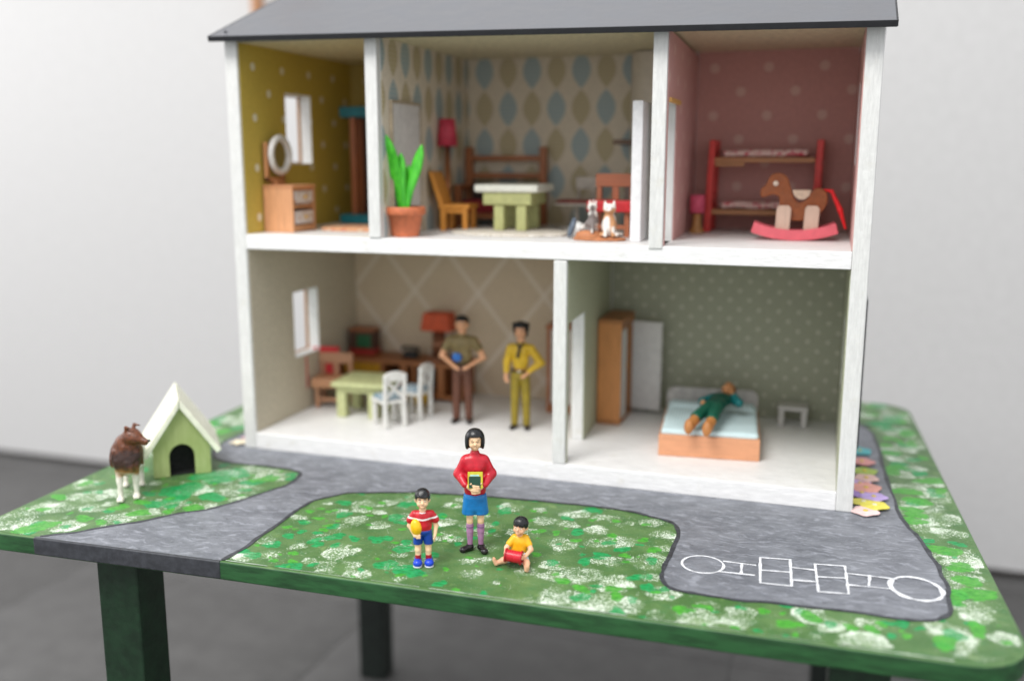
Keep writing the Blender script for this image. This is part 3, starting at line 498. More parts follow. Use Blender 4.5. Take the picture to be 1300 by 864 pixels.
    for (x0, x1, hl, fm) in ((-.05, 1.62, Lw, wm), (W_-1.55, W_+.05, Rw, br)):
        for (y0, y1, z0, z1) in hl:
            w0, w1 = (-.22, .12) if x0 < 0 else (W_-.12, W_+.2)
            f = B(); f.box(w0, w1, y0-.3, y0+.22, z0-.3, z1+.3); f.box(w0, w1, y1-.22, y1+.3, z0-.3, z1+.3); f.box(w0, w1, y0+.22, y1-.22, z0-.3, z0+.22); f.box(w0, w1, y0+.22, y1-.22, z1-.22, z1+.3)
            fo = f.out('window', br, h, bevel=.04)
            i0, i1 = (.13, T_+.02) if x0 < 0 else (W_-T_-.02, W_-.13)     # white painted reveal lining the opening
            f = B(); f.box(i0, i1, y0+.002, y0+.08, z0+.002, z1-.002); f.box(i0, i1, y1-.08, y1-.002, z0+.002, z1-.002); f.box(i0, i1, y0+.08, y1-.08, z0+.002, z0+.08); f.box(i0, i1, y0+.08, y1-.08, z1-.08, z1-.002)
            f.out('window_reveal', wm, fo)
    # doors
    dm = paint('#cfcbc8', .5, .06); dw = paint('#e4e3e4', .45, .06)
    o = B().box(U1+DT+.07, U1+DT+.32, 2.5, 9.1, M1+.03, 36.0).out('door', dm, h, bevel=.05)
    f = B(); x0, x1 = U1+DT+.07, U1+DT+.42; f.box(x0, x1, 2.25, 2.5, M1+.03, 36.3); f.box(x0, x1, 9.1, 9.35, M1+.03, 36.3); f.box(x0, x1, 2.5, 9.1, 36.0, 36.3); f.out('door_frame', paint('#a99a83', .6), o, bevel=.03)
    o = B().box(40.75, 41.75, 4.0, 9.2, M1+.02, 35.9).out('door', dw, h, bevel=.08)
    f = B(); x = U2+DT-.1; f.box(x, x+.35, 1.1, 6.8, 35.55, 35.95); f.out('door_lintel', wood('#c99a4e', .8, 'y'), h, bevel=.03)
    # dark board fixed outside the right-hand wall
    B().box(W_+.02, W_+.4, 8.0, 15, 3.6, 17.8).out('outer_shutter', paint('#2e2f31', .5), h, bevel=.04)
    # roof
    eL, eR, xl, xr = 42.45, 41.3, -.75, 62.75
    b = B(); th = .42
    def slope(pts):  # pts: 4 top corners, gives a slab
        t_ = [b.bm.verts.new(p) for p in pts]; u_ = [b.bm.verts.new((p[0], p[1]+.12, p[2]-th)) for p in pts]
        b.bm.faces.new(t_); b.bm.faces.new(u_[::-1])
        for i in range(4): b.bm.faces.new((t_[i], u_[i], u_[(i+1) % 4], t_[(i+1) % 4]))
    zr = 48.2
    slope([(xl, -1.5, eL), (xr, -2.0, eR), (xr, 12.4, zr-.9), (xl, 12.4, zr)]); roof_front = b
    n = NT('grey_roof_paint'); st = n.noise(.3, 5, .6); sc = n.noise(2.2, 6, .75, stretch=(.4, 1.5, 1))
    cc = n.mix(n.rng(st, .3, .7), lin('#595a5f'), lin('#626469')); cc = n.mix(n.rng(sc, .69, .72, 0, .8), cc, lin('#3a3b40')); n.col(cc); n.rough(n.rng(st, .3, .7, .3, .42)); n.bump(n.m_('ADD', st, n.noise(5, 4)), .3, .04)
    rf = b.out('roof', n.m, h, bevel=.1)
    b = B(); slope([(xl, 12.5, zr-.02), (xr, 12.5, zr-.92), (xr, 26.5, eR), (xl, 26.5, eL)]); b.out('roof', n.m, h, bevel=.1)
    b = B(); blk = paint('#1f2023', .45, .1)   # dark painted fore-edge of the roof board
    vs = [(xl-.02, -1.55, eL+.0), (xr+.02, -2.05, eR+.0), (xr+.02, -1.9, eR-.5), (xl-.02, -1.4, eL-.5)]
    f_ = [b.bm.verts.new(v) for v in vs]; g_ = [b.bm.verts.new((v[0], v[1]+.12, v[2])) for v in vs]
    b.bm.faces.new(f_); b.bm.faces.new(g_[::-1])
    for i in range(4): b.bm.faces.new((f_[i], g_[i], g_[(i+1) % 4], f_[(i+1) % 4]))
    b.out('roof_edge', blk, rf, bevel=.03)
    for x in (xl-.08, xr-.06):
        z0 = eL if x < 9 else eR; y0 = -1.5 if x < 9 else -2.0; z1 = zr if x < 9 else zr-.9
        B().prism([(y0, z0+.02), (12.4, z1+.02), (12.4, z1-.45), (y0+.1, z0-.47)], x, x+.14, 'x').out('roof_edge', blk, rf, bevel=.02)
    for (x, y) in ((.5, -.3), (61.4, -.6)):
        zz = (eL if x < 9 else eR)+(y+1.6)*(.413 if x < 9 else .417)
        B().lathe([(.01, .03), (.16, .02), (.17, -.05), (.01, -.1)], 12, TR((x, y, zz+.02), -22)).out('nail', paint('#37383b', .4), rf, smooth=True)
    for x0 in (T_, U1+DT, U2+DT):   # gable infill so the loft is closed
        pass
    for xx, zz in ((.02, 47.6), (W_-T_+.02, 46.7)):
        B().prism([(.5, 42.36 if xx < 9 else 41.52), (24.4, 42.36 if xx < 9 else 41.52), (12.4, zz-.2)], xx, xx+T_-.04, 'x').out('gable', wz, h)
    return h
make_house()
# ================================================================ FLOWERS along the walls of the house
def flowers():
    cols = [('pale pink', '#e9c9c6', 63.1, .3), ('yellow', '#ddd25a', 63.9, 1.9), ('yellow', '#d8cf60', 63.0, 2.7), ('lilac', '#b9a3d6', 63.9, 4.2), ('violet', '#a488c4', 62.9, 5.1), ('salmon', '#e0a295', 63.3, 6.6), ('lilac', '#c2a5cf', 62.8, 8.0), ('blush pink', '#dcb7ae', 63.4, 9.6), ('lime green', '#a7bd5a', 63.3, 12.0), ('rosy', '#dd9c98', 63.1, 15.0), ('teal', '#5fb3b8', 63.0, 19.0)]
    where = ['nearest the front corner', 'second from the front corner', 'tucked close against the wall', 'sticking out beyond the others', 'partly under the house edge', 'in the middle of the row', 'just behind the salmon one', 'beyond the middle of the row', 'between two pink ones', 'behind the lime green one', 'at the far end of the row']
    for i, (cn, hx, x, y) in enumerate(cols):
        r = random.uniform(1.15, 1.45); a0 = random.random()*6
        pts = [(r*(.92+.08*math.cos(5*(t*math.tau/60)))*math.cos(t*math.tau/60+a0), r*(.92+.08*math.cos(5*(t*math.tau/60)))*math.sin(t*math.tau/60+a0)) for t in range(60)]
        b = B().prism(pts, .06, .16, 'z', TR((0, 0, 0), random.uniform(-2, 2), random.uniform(-2, 2), 0)); o = b.out('flower', paint(hx, .7, .08), bevel=.03)
        o.location = Vector((x, y, .10+.07*(i % 2)))*S
        tag(o, '%s flat flower by the right house wall, %s' % (cn, where[i]), 'flower', 'cut-out flowers along the foot of the house')
        e = B().lathe([(.01, .24), (.2, .23), (.22, .15), (.01, .15)], 14).out('flower_centre', paint('#d9c04c' if cn != 'yellow' else '#e6e2c8', .6), o, smooth=True)
    for i, (cn, hx, x, y) in enumerate([('cream', '#e9dcc0', -1.35, .9), ('soft pink', '#e2b3b8', -1.2, 2.9)]):
        pts = [((.8+.2*math.cos(5*t*math.tau/60))*math.cos(t*math.tau/60), (.8+.2*math.cos(5*t*math.tau/60))*math.sin(t*math.tau/60)) for t in range(60)]
        o = B().prism(pts, .06, .16, 'z').out('flower', paint(hx, .7, .08), bevel=.03); o.location = Vector((x, y, .1))*S
        tag(o, '%s flat cut-out flower at the left front corner of the house' % cn, 'flower', 'cut-out flowers along the foot of the house')
flowers()

# ================================================================ DOGHOUSE
def doghouse():
    a = 39.5; t = thing('doghouse', 'small light green wooden doghouse with a cream gabled roof and arched black doorway', 'doghouse', (-.28, -10.15, .03), a)
    gm = NT('green_doghouse_paint'); f = gm.noise(1.6, 5, .6, stretch=(1, 1, .3)); gm.col(gm.mix(gm.rng(f, .3, .7), lin('#98a766'), lin('#a9b57a'))); gm.rough(.55); gm.bump(f, .2, .03)
    cw = paint('#eeeeda', .5, .07, 1.2, .3, 5); w = 2.68; zt, ap = 2.95, 6.9; D = 6.6
    # front wall with arched hole
    arch = [(1.18*math.cos(R(i*10)), 1.95+1.25*math.sin(R(i*10))) for i in range(0, 19)]
    pts = [(w, 0), (w, zt), (0, ap), (-w, zt), (-w, 0), (-1.18, 0)]+arch[::-1]+[(1.18, 0)]
    B().prism(pts, 0, .35, 'y').out('front_wall', gm.m, t, bevel=.05)
    B().prism([(w, 0), (w, zt), (0, ap), (-w, zt), (-w, 0)], D-.35, D, 'y').out('back_wall', gm.m, t, bevel=.05)
    for s in (-1, 1): B().box(min(s*w, s*(w-.35)), max(s*w, s*(w-.35)), .36, D-.36, 0, zt).out('side_wall', gm.m, t, bevel=.04)
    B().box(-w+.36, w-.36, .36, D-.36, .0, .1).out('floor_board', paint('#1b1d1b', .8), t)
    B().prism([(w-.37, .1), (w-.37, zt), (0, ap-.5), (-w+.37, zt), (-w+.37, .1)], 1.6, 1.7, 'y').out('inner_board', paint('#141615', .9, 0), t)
    sl = math.atan2(ap-zt, w)
    for s in (-1, 1):
        th = .55; ex = 1.05; nx, nz = math.sin(sl), math.cos(sl)
        p0 = (0, ap+.06); dx, dz = math.cos(sl)*s, -math.sin(sl); L = math.hypot(w, ap-zt)+ex
        q = [(s*.02, ap+.05), (dx*L, ap+.05+dz*L), (dx*L+nx*s*th, ap+.05+dz*L+nz*th), (s*.02, ap+.05+th/nz)]
        B().prism(q, -.65, D+.55, 'y').out('roof_board', cw, t, bevel=.09)
doghouse()

# ================================================================ FIGURES
SK = paint('#f2c9a0', .42, .08, 2, .15, 8); SKB = paint('#d79f78', .45, .08, 2, .1, 6); BLK = paint('#101114', .28, .1, 3, .5, 9, .03, name='hair_black'); EYEW = paint('#eee9e0', .3, 0); DRK = paint('#1c1512', .35, 0); LIP = paint('#a3202a', .35, 0)
def eyes(t, c, dx, y, z, r, closed=False, skin=None):
    for s in (-1, 1):
        if closed:
            B().tube([(c+s*dx-s*r*1.1, y+.04, z+.0), (c+s*dx, y-.0, z-.035), (c+s*dx+s*r*1.1, y+.06, z+.01)], .022, 6).out('eye', DRK, t, smooth=True)
        else:
            e = sdf_obj('eye', [ell((c+s*dx, y, z), (r, r*.5, r*.62), 0)], EYEW, t, h=r*.22)
            sdf_obj('pupil', [ell((c+s*dx+.01, y-r*.38, z), (r*.42, r*.3, r*.5), 0)], DRK, e, h=r*.14)
        B().tube([(c+s*dx-s*r*1.3, y+.0, z+r*1.7), (c+s*dx, y-.035, z+r*2.2), (c+s*dx+s*r*1.4, y+.07, z+r*1.6)], .028, 6).out('eyebrow', DRK, t, smooth=True)
def woman_front():
    t = thing('person', 'standing woman figurine in red sweater and blue skirt with bobbed black hair', 'person', (33.37, -18.2, .03), 20)
    piv = (0, .05, 8.3); T = lambda pr: turn(pr, 5, 0, 3, piv)
    head = T([ell((0, -.03, 9.12), (.54, .58, .68)), ell((0, -.1, 8.78), (.4, .4, .42), .2), ell((0, -.42, 8.6), (.17, .14, .14), .12), cap((0, -.5, 9.12), (0, -.62, 8.93), .05, .095, .06), ell((-.27, -.42, 8.82), (.16, .14, .16), .12), ell((.27, -.42, 8.82), (.16, .14, .16), .12),
              ell((-.2, -.56, 9.12), (.11, .07, .06), .06, '-'), ell((.2, -.56, 9.12), (.11, .07, .06), .06, '-')])
    body = head+[cap((0, .06, 8.7), (0, .06, 7.8), .26, .3, .1)]
    # hands folded under the book
    for s in (-1, 1):
        body += [cap((s*.75, -.78, 5.72), (s*.42, -1.02, 5.6), .17, .2, .08), ell((s*.36, -1.08, 5.6), (.26, .15, .26), .08, rot=rm(0, 0, s*25))]
    for i in range(4):
        z = 5.8-.13*i; body += [cap((-.36, -1.18, z), (.02, -1.36, z-.03), .075, .07, .02), cap((.02, -1.36, z-.03), (.34-.04*abs(i-1), -1.33, z-.06), .07, .06, .02)]
        z2 = 5.5-.11*i; body += [cap((.36, -1.14, z2), (.0, -1.24, z2-.05), .07, .065, .02), cap((.0, -1.24, z2-.05), (-.3+.04*abs(i-1), -1.2, z2-.06), .065, .055, .02)]
    body += [cap((-.42, -1.12, 5.8), (-.28, -1.38, 5.98), .075, .06, .03), cap((.45, -1.1, 5.75), (.5, -1.32, 5.98), .075, .06, .03)]
    for s in (-1, 1): body += [cap((s*.42, 0, 3.7), (s*.43, -.03, 2.45), .33, .26, .05), ell((s*.43, -.12, 2.5), (.2, .18, .22), .1), cap((s*.43, -.03, 2.45), (s*.43, .06, .4), .25, .16, .05)]
    sdf_obj('body', body, SK, t, h=.036)
    hair = T([ell((0, .08, 9.25), (.76, .74, .8)), ell((0, .1, 8.95), (.74, .62, .55), .15), ell((-.6, -.02, 8.85), (.17, .42, .5), .12), ell((.6, -.02, 8.85), (.17, .42, .5), .12), rbox((0, -.76, 8.78), (.53, .54, .74), .22, .03, '-'), below(9.99), above(8.42, .02), ell((0, .1, 8.3), (.5, .5, .3), .1, '-')])
    sdf_obj('hair', hair, BLK, t, h=.04, wob=.02)
    M = TR(piv) @ TR((0, 0, 0), 5, 0, 3) @ TR(tuple(-v for v in piv))
    for s in (-1, 1):
        B().tube([M@Vector(p) for p in ((s*.08, -.53, 9.12), (s*.19, -.545, 9.08), (s*.31, -.47, 9.11))], .024, 6).out('eye', DRK, t, smooth=True)
        B().tube([M@Vector(p) for p in ((s*.07, -.55, 9.25), (s*.2, -.545, 9.29), (s*.34, -.46, 9.24))], .022, 6).out('eyebrow', DRK, t, smooth=True)
    sdf_obj('lips', T([ell((-.07, -.51, 8.71), (.1, .06, .045), .03), ell((.07, -.51, 8.71), (.1, .06, .045), .03), ell((0, -.5, 8.655), (.1, .06, .04), .02)]), LIP, t, h=.016)
    red = paint('#c4152b', .33, .14, 1.4, .35, 5, .03)
    sw = [ell((0, .03, 7.15), (.9, .55, .85)), ell((0, .0, 6.2), (.9, .54, .95), .3), ell((0, .0, 5.1), (.86, .57, .9), .3), ell((-.34, -.34, 6.95), (.36, .27, .36), .3), ell((.34, -.34, 6.95), (.36, .27, .36), .3), cap((-.58, .05, 7.45), (.58, .05, 7.45), .36, .36, .4), cap((0, .06, 7.75), (0, .03, 8.02), .42, .36, .12)]
    for s in (-1, 1):
        sw += [cap((s*.74, .05, 7.38), (s*1.26, .1, 6.3), .42, .4, .25), cap((s*1.28, .1, 6.32), (s*.78, -.8, 5.72), .41, .27, .16), cap((s*.8, -.78, 5.74), (s*.72, -.86, 5.71), .25, .25, .02)]
        for q in ((s*1.66, -.1, 6.8), (s*1.35, -.52, 6.3)): sw += [ell(q, (.45, .06, .05), .14, '-', rm(0, s*50, 20))]
    for q in ((.3, -.62, 5.35), (-.35, -.6, 5.15), (0, -.6, 5.0)): sw += [cap((q[0]-.35, q[1], q[2]), (q[0]+.35, q[1]+.02, q[2]+.1), .045, .045, .12, '-')]
    sw += [above(4.55)]
    sdf_obj('sweater', sw, red, t, h=.042)
    sk = [rbox((0, 0, 4.0), (.9, .6, .9), .5, .1), cap((-.38, 0, 4.5), (-.46, 0, 3.2), .53, .6, .1), cap((.38, 0, 4.5), (.46, 0, 3.2), .53, .6, .1), above(3.08), below(4.75)]
    sdf_obj('skirt', sk, paint('#1173b5', .35, .1, 1.5, .2, 4), t, h=.045)
    so = paint('#a97aa0', .45, .1, 2, .3, 8)
    for s in (-1, 1):
        sdf_obj('sock', [cap((s*.43, 0, 2.3), (s*.43, .05, 1.6), .285, .29, .05), cap((s*.43, .05, 1.6), (s*.43, .08, .45), .28, .2, .05), below(2.28)], so, t, h=.04)
        B().lathe([(.285, -.035), (.31, -.02), (.31, .02), (.285, .035)], 20, TR((s*.43, .01, 1.98))).out('sock_band', paint('#6f4f7c', .5), t, smooth=True)
    for s, tip in ((-1, (-.98, -.42)), (1, (.72, -.78))):
        sdf_obj('shoe', [cap((s*.45, .18, .28), (s*.45, .0, .26), .3, .3), cap((s*.45, .0, .25), (tip[0], tip[1], .17), .27, .24), ell((tip[0], tip[1], .2), (.27, .27, .2), .15), rbox((s*.45, .2, .06), (.24, .22, .06), .03, .05), cap((s*.45, .05, .55), (s*.45, .0, .75), .2, .17, .05, '-'), above(0)], paint('#1b1719', .25, .15, 2, .3, 6), t, h=.04)
    # what she holds is a thing of its own
    Mh = Matrix.Rotation(R(20), 4, 'Z'); pos = Vector((33.37, -18.2, 0))+(Mh@Vector((.03, -1.02, 6.2)))
    bk = thing('book', 'small green and yellow box shaped book held in front by the woman in red', 'book', tuple(pos), 20)
    MM = TR((0, 0, 0), -14)
    B().box(-.55, .55, -.12, .12, -.62, .62, MM).out('pages', paint('#e8e6d2', .5), bk, bevel=.03)
    B().box(-.58, .58, -.17, -.12, -.64, .64, MM).out('cover', paint('#c9bd2e', .4), bk, bevel=.02)
    B().box(-.5, .42, -.19, -.165, -.6, .28, MM).out('cover_picture', paint('#0c3f2b', .4), bk)
    B().box(-.4, .3, -.19, -.165, .3, .42, MM).out('cover_title', paint('#a8d3cf', .4), bk)
woman_front()

def boy_shirt():
    n = NT('red_striped_shirt'); z = n.xyz[2]; x = n.xyz[0]
    zz = n.m_('ADD', z, n.m_('MULTIPLY', n.m_('ABSOLUTE', x), -.13)); d = n.m_('ABSOLUTE', n.m_('SUBTRACT', zz, 3.77)); f = n.noise(2, 4, .6)
    c = n.mix(n.rng(f, .3, .7), lin('#a8121f'), lin('#cc1c2a')); n.col(n.mix(n.rng(d, .055, .075, 1, 0), c, lin('#efe9e6'))); n.rough(.35); n.bump(n.noise(4, 4), .2, .03); return n.m
def boy_standing():
    t = thing('person', 'standing boy figurine in red shirt with white stripe, blue shorts and blue shoes', 'person', (30.59, -22.15, .03), 22)
    b = [ell((0, 0, 5.35), (.5, .5, .55)), ell((0, -.1, 4.98), (.42, .4, .38), .15), ell((0, -.44, 4.8), (.15, .12, .11), .1), ell((-.25, -.36, 5.0), (.15, .12, .14), .1), ell((.25, -.36, 5.0), (.15, .12, .14), .1), cap((0, -.48, 5.28), (0, -.58, 5.12), .05, .09, .05),
         ell((-.51, .05, 5.2), (.09, .14, .19), .04), ell((.51, .05, 5.2), (.09, .14, .19), .04), cap((0, .05, 4.8), (0, .05, 4.2), .24, .27, .1),
         ell((-.19, -.5, 5.26), (.11, .07, .06), .05, '-'), ell((.19, -.5, 5.26), (.11, .07, .06), .05, '-')]
    b += [cap((-.85, .05, 3.75), (-1.0, .12, 3.15), .21, .19), cap((-1.0, .12, 3.15), (-.62, -.42, 2.62), .18, .14), ell((-.52, -.52, 2.56), (.2, .14, .15), .08)]
    for i in range(4): b += [cap((-.46, -.55-.02*i, 2.66-.085*i), (-.2, -.62, 2.66-.085*i), .055, .05, .02)]
    b += [cap((-.55, -.55, 2.68), (-.42, -.62, 2.84), .06, .05, .02)]
    b += [cap((.85, .05, 3.75), (1.0, .12, 3.1), .21, .18), cap((1.0, .12, 3.1), (.92, -.12, 2.5), .17, .13), ell((.9, -.17, 2.35), (.11, .15, .18), .06)]
    for i in range(4): b += [cap((.9, -.28+.08*i, 2.28), (.86, -.3+.08*i, 2.0+.02*abs(i-1)), .052, .048, .02)]
    b += [cap((.88, -.28, 2.4), (.8, -.38, 2.2), .055, .048, .02)]
    for s in (-1, 1): b += [cap((s*.38, 0, 2.2), (s*.4, 0, .5), .29, .2, .05), ell((s*.4, -.1, 1.25), (.2, .17, .2), .1)]
    sdf_obj('body', b, SK, t, h=.035)
    sdf_obj('hair', [ell((0, .06, 5.52), (.6, .6, .62)), rbox((0, -.55, 5.05), (.42, .42, .46), .12, .04, '-'), ell((-.12, -.4, 5.62), (.4, .2, .12), .06, rot=rm(0, 14, 0)), ell((.25, -.36, 5.58), (.25, .2, .12), .06, rot=rm(0, -14, 0)), rbox((0, 0, 4.85), (.8, .8, .22), .1, .05, '-'),
             cap((-.3, -.6, 5.75), (.1, -.55, 6.0), .03, .03, .05, '-'), cap((.0, -.6, 5.7), (.35, -.45, 5.95), .03, .03, .05, '-')], BLK, t, h=.036, wob=.025, ws=3)
    eyes(t, 0, .19, -.47, 5.26, .075)
    sdf_obj('lips', [ell((0, -.485, 4.9), (.12, .05, .03), .02)], LIP, t, h=.015)
    sh = [ell((0, .02, 3.85), (.72, .48, .6)), cap((-.52, .05, 4.05), (.52, .05, 4.05), .3, .3, .15), ell((0, 0, 3.2), (.7, .5, .7), .2), cap((-.62, .05, 4.08), (-.95, .08, 3.62), .31, .3, .1), cap((.62, .05, 4.08), (.95, .08, 3.62), .31, .3, .1), above(2.82), cap((0, .0, 4.5), (0, .04, 4.9), .3, .3, .04, '-')]
    sdf_obj('shirt', sh, boy_shirt(), t, h=.04)
    B().tube([(.3*math.cos(a*math.tau/20), -.02+.29*math.sin(a*math.tau/20), 4.32+.05*math.sin(a*math.tau/20)) for a in range(21)], .05, 8, cap=False).out('collar', paint('#ece6e2', .4), t, smooth=True)
    sdf_obj('shorts', [ell((0, 0, 2.75), (.68, .48, .4)), cap((-.34, 0, 2.55), (-.4, 0, 1.85), .36, .37, .06), cap((.34, 0, 2.55), (.4, 0, 1.85), .36, .37, .06), above(1.74), below(2.95)], paint('#0f3f9a', .35, .12), t, h=.04)
    for s in (-1, 1):
        sdf_obj('sock', [cap((s*.4, 0, .85), (s*.4, 0, .5), .235, .225), below(.88)], paint('#9f1420', .4), t, h=.035)
        sdf_obj('shoe', [cap((s*.42, .15, .3), (s*.44, -.3, .28), .3, .3), ell((s*.44, -.38, .3), (.34, .34, .28), .15), ell((s*.42, .12, .5), (.26, .22, .2), .1), above(.1)], paint('#1240c4', .25, .1), t, h=.04)
        sdf_obj('sole', [cap((s*.42, .15, .1), (s*.44, -.36, .1), .33, .35), above(0), below(.12)], paint('#d7d9dd', .4), t, h=.035)
    Mh = Matrix.Rotation(R(22), 4, 'Z'); pos = Vector((30.59, -22.15, 0))+(Mh@Vector((-.5, -.34, 3.2)))
    o = sdf_obj('ball', [ell((0, 0, 0), (.44, .4, .66), 0, rot=rm(0, -8, 0))], paint('#f2bd0c', .35, .1, 3), None, h=.035); o.location = pos*S
    tag(o, 'yellow oval ball tucked under the arm of the boy in blue shorts', 'ball')
boy_standing()

def toddler():
    t = thing('person', 'barefoot toddler figurine in yellow shirt sitting with legs apart behind a red drum', 'person', (37.15, -19.3, .03), 14)
    hd = turn([ell((.28, 0, 2.98), (.52, .52, .54)), ell((.26, -.12, 2.66), (.42, .4, .36), .15), ell((.24, -.46, 2.5), (.14, .1, .1), .1), ell((0, -.36, 2.68), (.16, .13, .15), .1), ell((.5, -.36, 2.68), (.16, .13, .15), .1), cap((.25, -.5, 2.92), (.24, -.6, 2.8), .05, .085, .05), ell((-.23, .05, 2.85), (.08, .13, .18), .04), ell((.8, .05, 2.85), (.08, .13, .18), .04)], 4, 6, -16, (.28, 0, 2.3))
    b = hd+[cap((.28, .05, 2.6), (.25, .1, 2.0), .24, .28)]
    b += [cap((-.3, .1, 1.75), (-.72, -.3, 1.25), .22, .18), cap((-.72, -.3, 1.25), (-.78, -.9, 1.0), .17, .13), ell((-.74, -1.02, .98), (.12, .16, .16), .06), cap((.85, .1, 1.75), (1.15, -.35, 1.15), .23, .19), cap((1.15, -.35, 1.15), (.78, -.95, .85), .17, .13), ell((.66, -1.05, .82), (.16, .13, .16), .06)]
    for i in range(4):
        b += [cap((-.74, -1.12, 1.12-.09*i), (-.6, -1.3, 1.1-.09*i), .05, .045, .02), cap((.62, -1.12, .96-.09*i), (.42, -1.26, .94-.09*i), .05, .045, .02)]
    b += [cap((-.72, -1.0, 1.12), (-.62, -1.1, 1.28), .055, .045, .02), cap((.62, -1.0, .98), (.5, -1.05, 1.14), .055, .045, .02)]
    b += [cap((-.3, -.1, .42), (-.9, -.6, .33), .34, .26), cap((-.9, -.6, .33), (-1.42, -.95, .24), .25, .17), cap((-1.48, -.98, .2), (-1.62, -1.02, .5), .17, .15, .08), ell((-1.64, -1.06, .62), (.12, .12, .12), .06),
          cap((.55, -.1, .42), (.85, -1.1, .36), .36, .27), cap((.85, -1.1, .36), (.92, -1.85, .24), .26, .18), cap((.92, -1.95, .2), (1.0, -2.05, .48), .18, .16, .08), ell((1.0, -2.1, .6), (.14, .1, .12), .06)]
    for i in range(4):
        b += [ell((-1.68+.0*i, -1.16+.07*i, .72-.015*i), (.04, .04, .06), .02), ell((.9+.075*i, -2.14, .72-.02*i), (.04, .045, .06), .02)]
    sdf_obj('body', b, paint('#eab592', .4, .08, 2, .15, 8), t, h=.034)
    hr = turn([ell((.28, .07, 3.12), (.6, .6, .58)), rbox((.28, -.55, 2.66), (.44, .42, .44), .12, .04, '-'), rbox((.28, 0, 2.42), (.8, .8, .3), .1, .05, '-')]+[ell((-.05+.2*i, -.42+.05*abs(i-1.5), 3.12), (.1, .12, .13), .04) for i in range(4)], 4, 6, -16, (.28, 0, 2.3))
    sdf_obj('hair', hr, BLK, t, h=.036, wob=.03, ws=3)
    M = TR((.28, 0, 2.3)) @ TR((0, 0, 0), 4, 6, -16) @ TR((-.28, 0, -2.3))
    for s in (-1, 1):
        e = sdf_obj('eye', turn([ell((.27+s*.19, -.47, 2.93), (.08, .05, .055), 0)], 4, 6, -16, (.28, 0, 2.3)), EYEW, t, h=.018); sdf_obj('pupil', turn([ell((.27+s*.19, -.51, 2.93), (.035, .03, .045), 0)], 4, 6, -16, (.28, 0, 2.3)), DRK, e, h=.012)
        B().tube([M@Vector(p) for p in ((.27+s*.08, -.5, 3.05), (.27+s*.2, -.5, 3.08), (.27+s*.32, -.43, 3.04))], .026, 6).out('eyebrow', DRK, t, smooth=True)
    sdf_obj('lips', turn([ell((.25, -.48, 2.6), (.12, .05, .035), .02)], 4, 6, -16, (.28, 0, 2.3)), LIP, t, h=.015)
    sdf_obj('shirt', [ell((.27, .1, 1.55), (.64, .48, .62)), ell((.2, .08, 1.0), (.64, .5, .5), .2), cap((-.1, .1, 1.92), (.64, .1, 1.92), .26, .26, .15), cap((-.15, .1, 1.9), (-.52, -.1, 1.48), .28, .27, .1), cap((.7, .1, 1.9), (.98, -.1, 1.45), .28, .27, .1), above(.62)], paint('#efb417', .38, .1), t, h=.04)
    sdf_obj('shorts', [ell((.12, .05, .5), (.66, .56, .46)), cap((-.25, -.05, .45), (-.62, -.38, .38), .4, .34, .1), cap((.5, -.1, .45), (.72, -.75, .4), .42, .34, .1), above(.02), below(.95)], paint('#c9d3da', .4, .08), t, h=.04)
    Mh = Matrix.Rotation(R(14), 4, 'Z'); pos = Vector((37.15, -19.3, 0))+(Mh@Vector((-.12, -1.25, .98)))
    d = thing('drum', 'small red drum lying on its side in the lap of the seated toddler', 'drum', tuple(pos), 14); Mx = TR((0, 0, 0), 0, 96, -8)
    B().lathe([(.01, -.62), (.46, -.62), (.46, .62), (.01, .62)], 28, Mx).out('shell', paint('#c4142a', .25, .08), d, smooth=False, bevel=.03)
    for z in (-.6, .6): B().lathe([(.46, -.08), (.53, -.07), (.54, .0), (.53, .07), (.46, .08)], 28, Mx@TR((0, 0, z)), ring=True).out('rim', paint('#b41026', .25), d, smooth=True)
toddler()

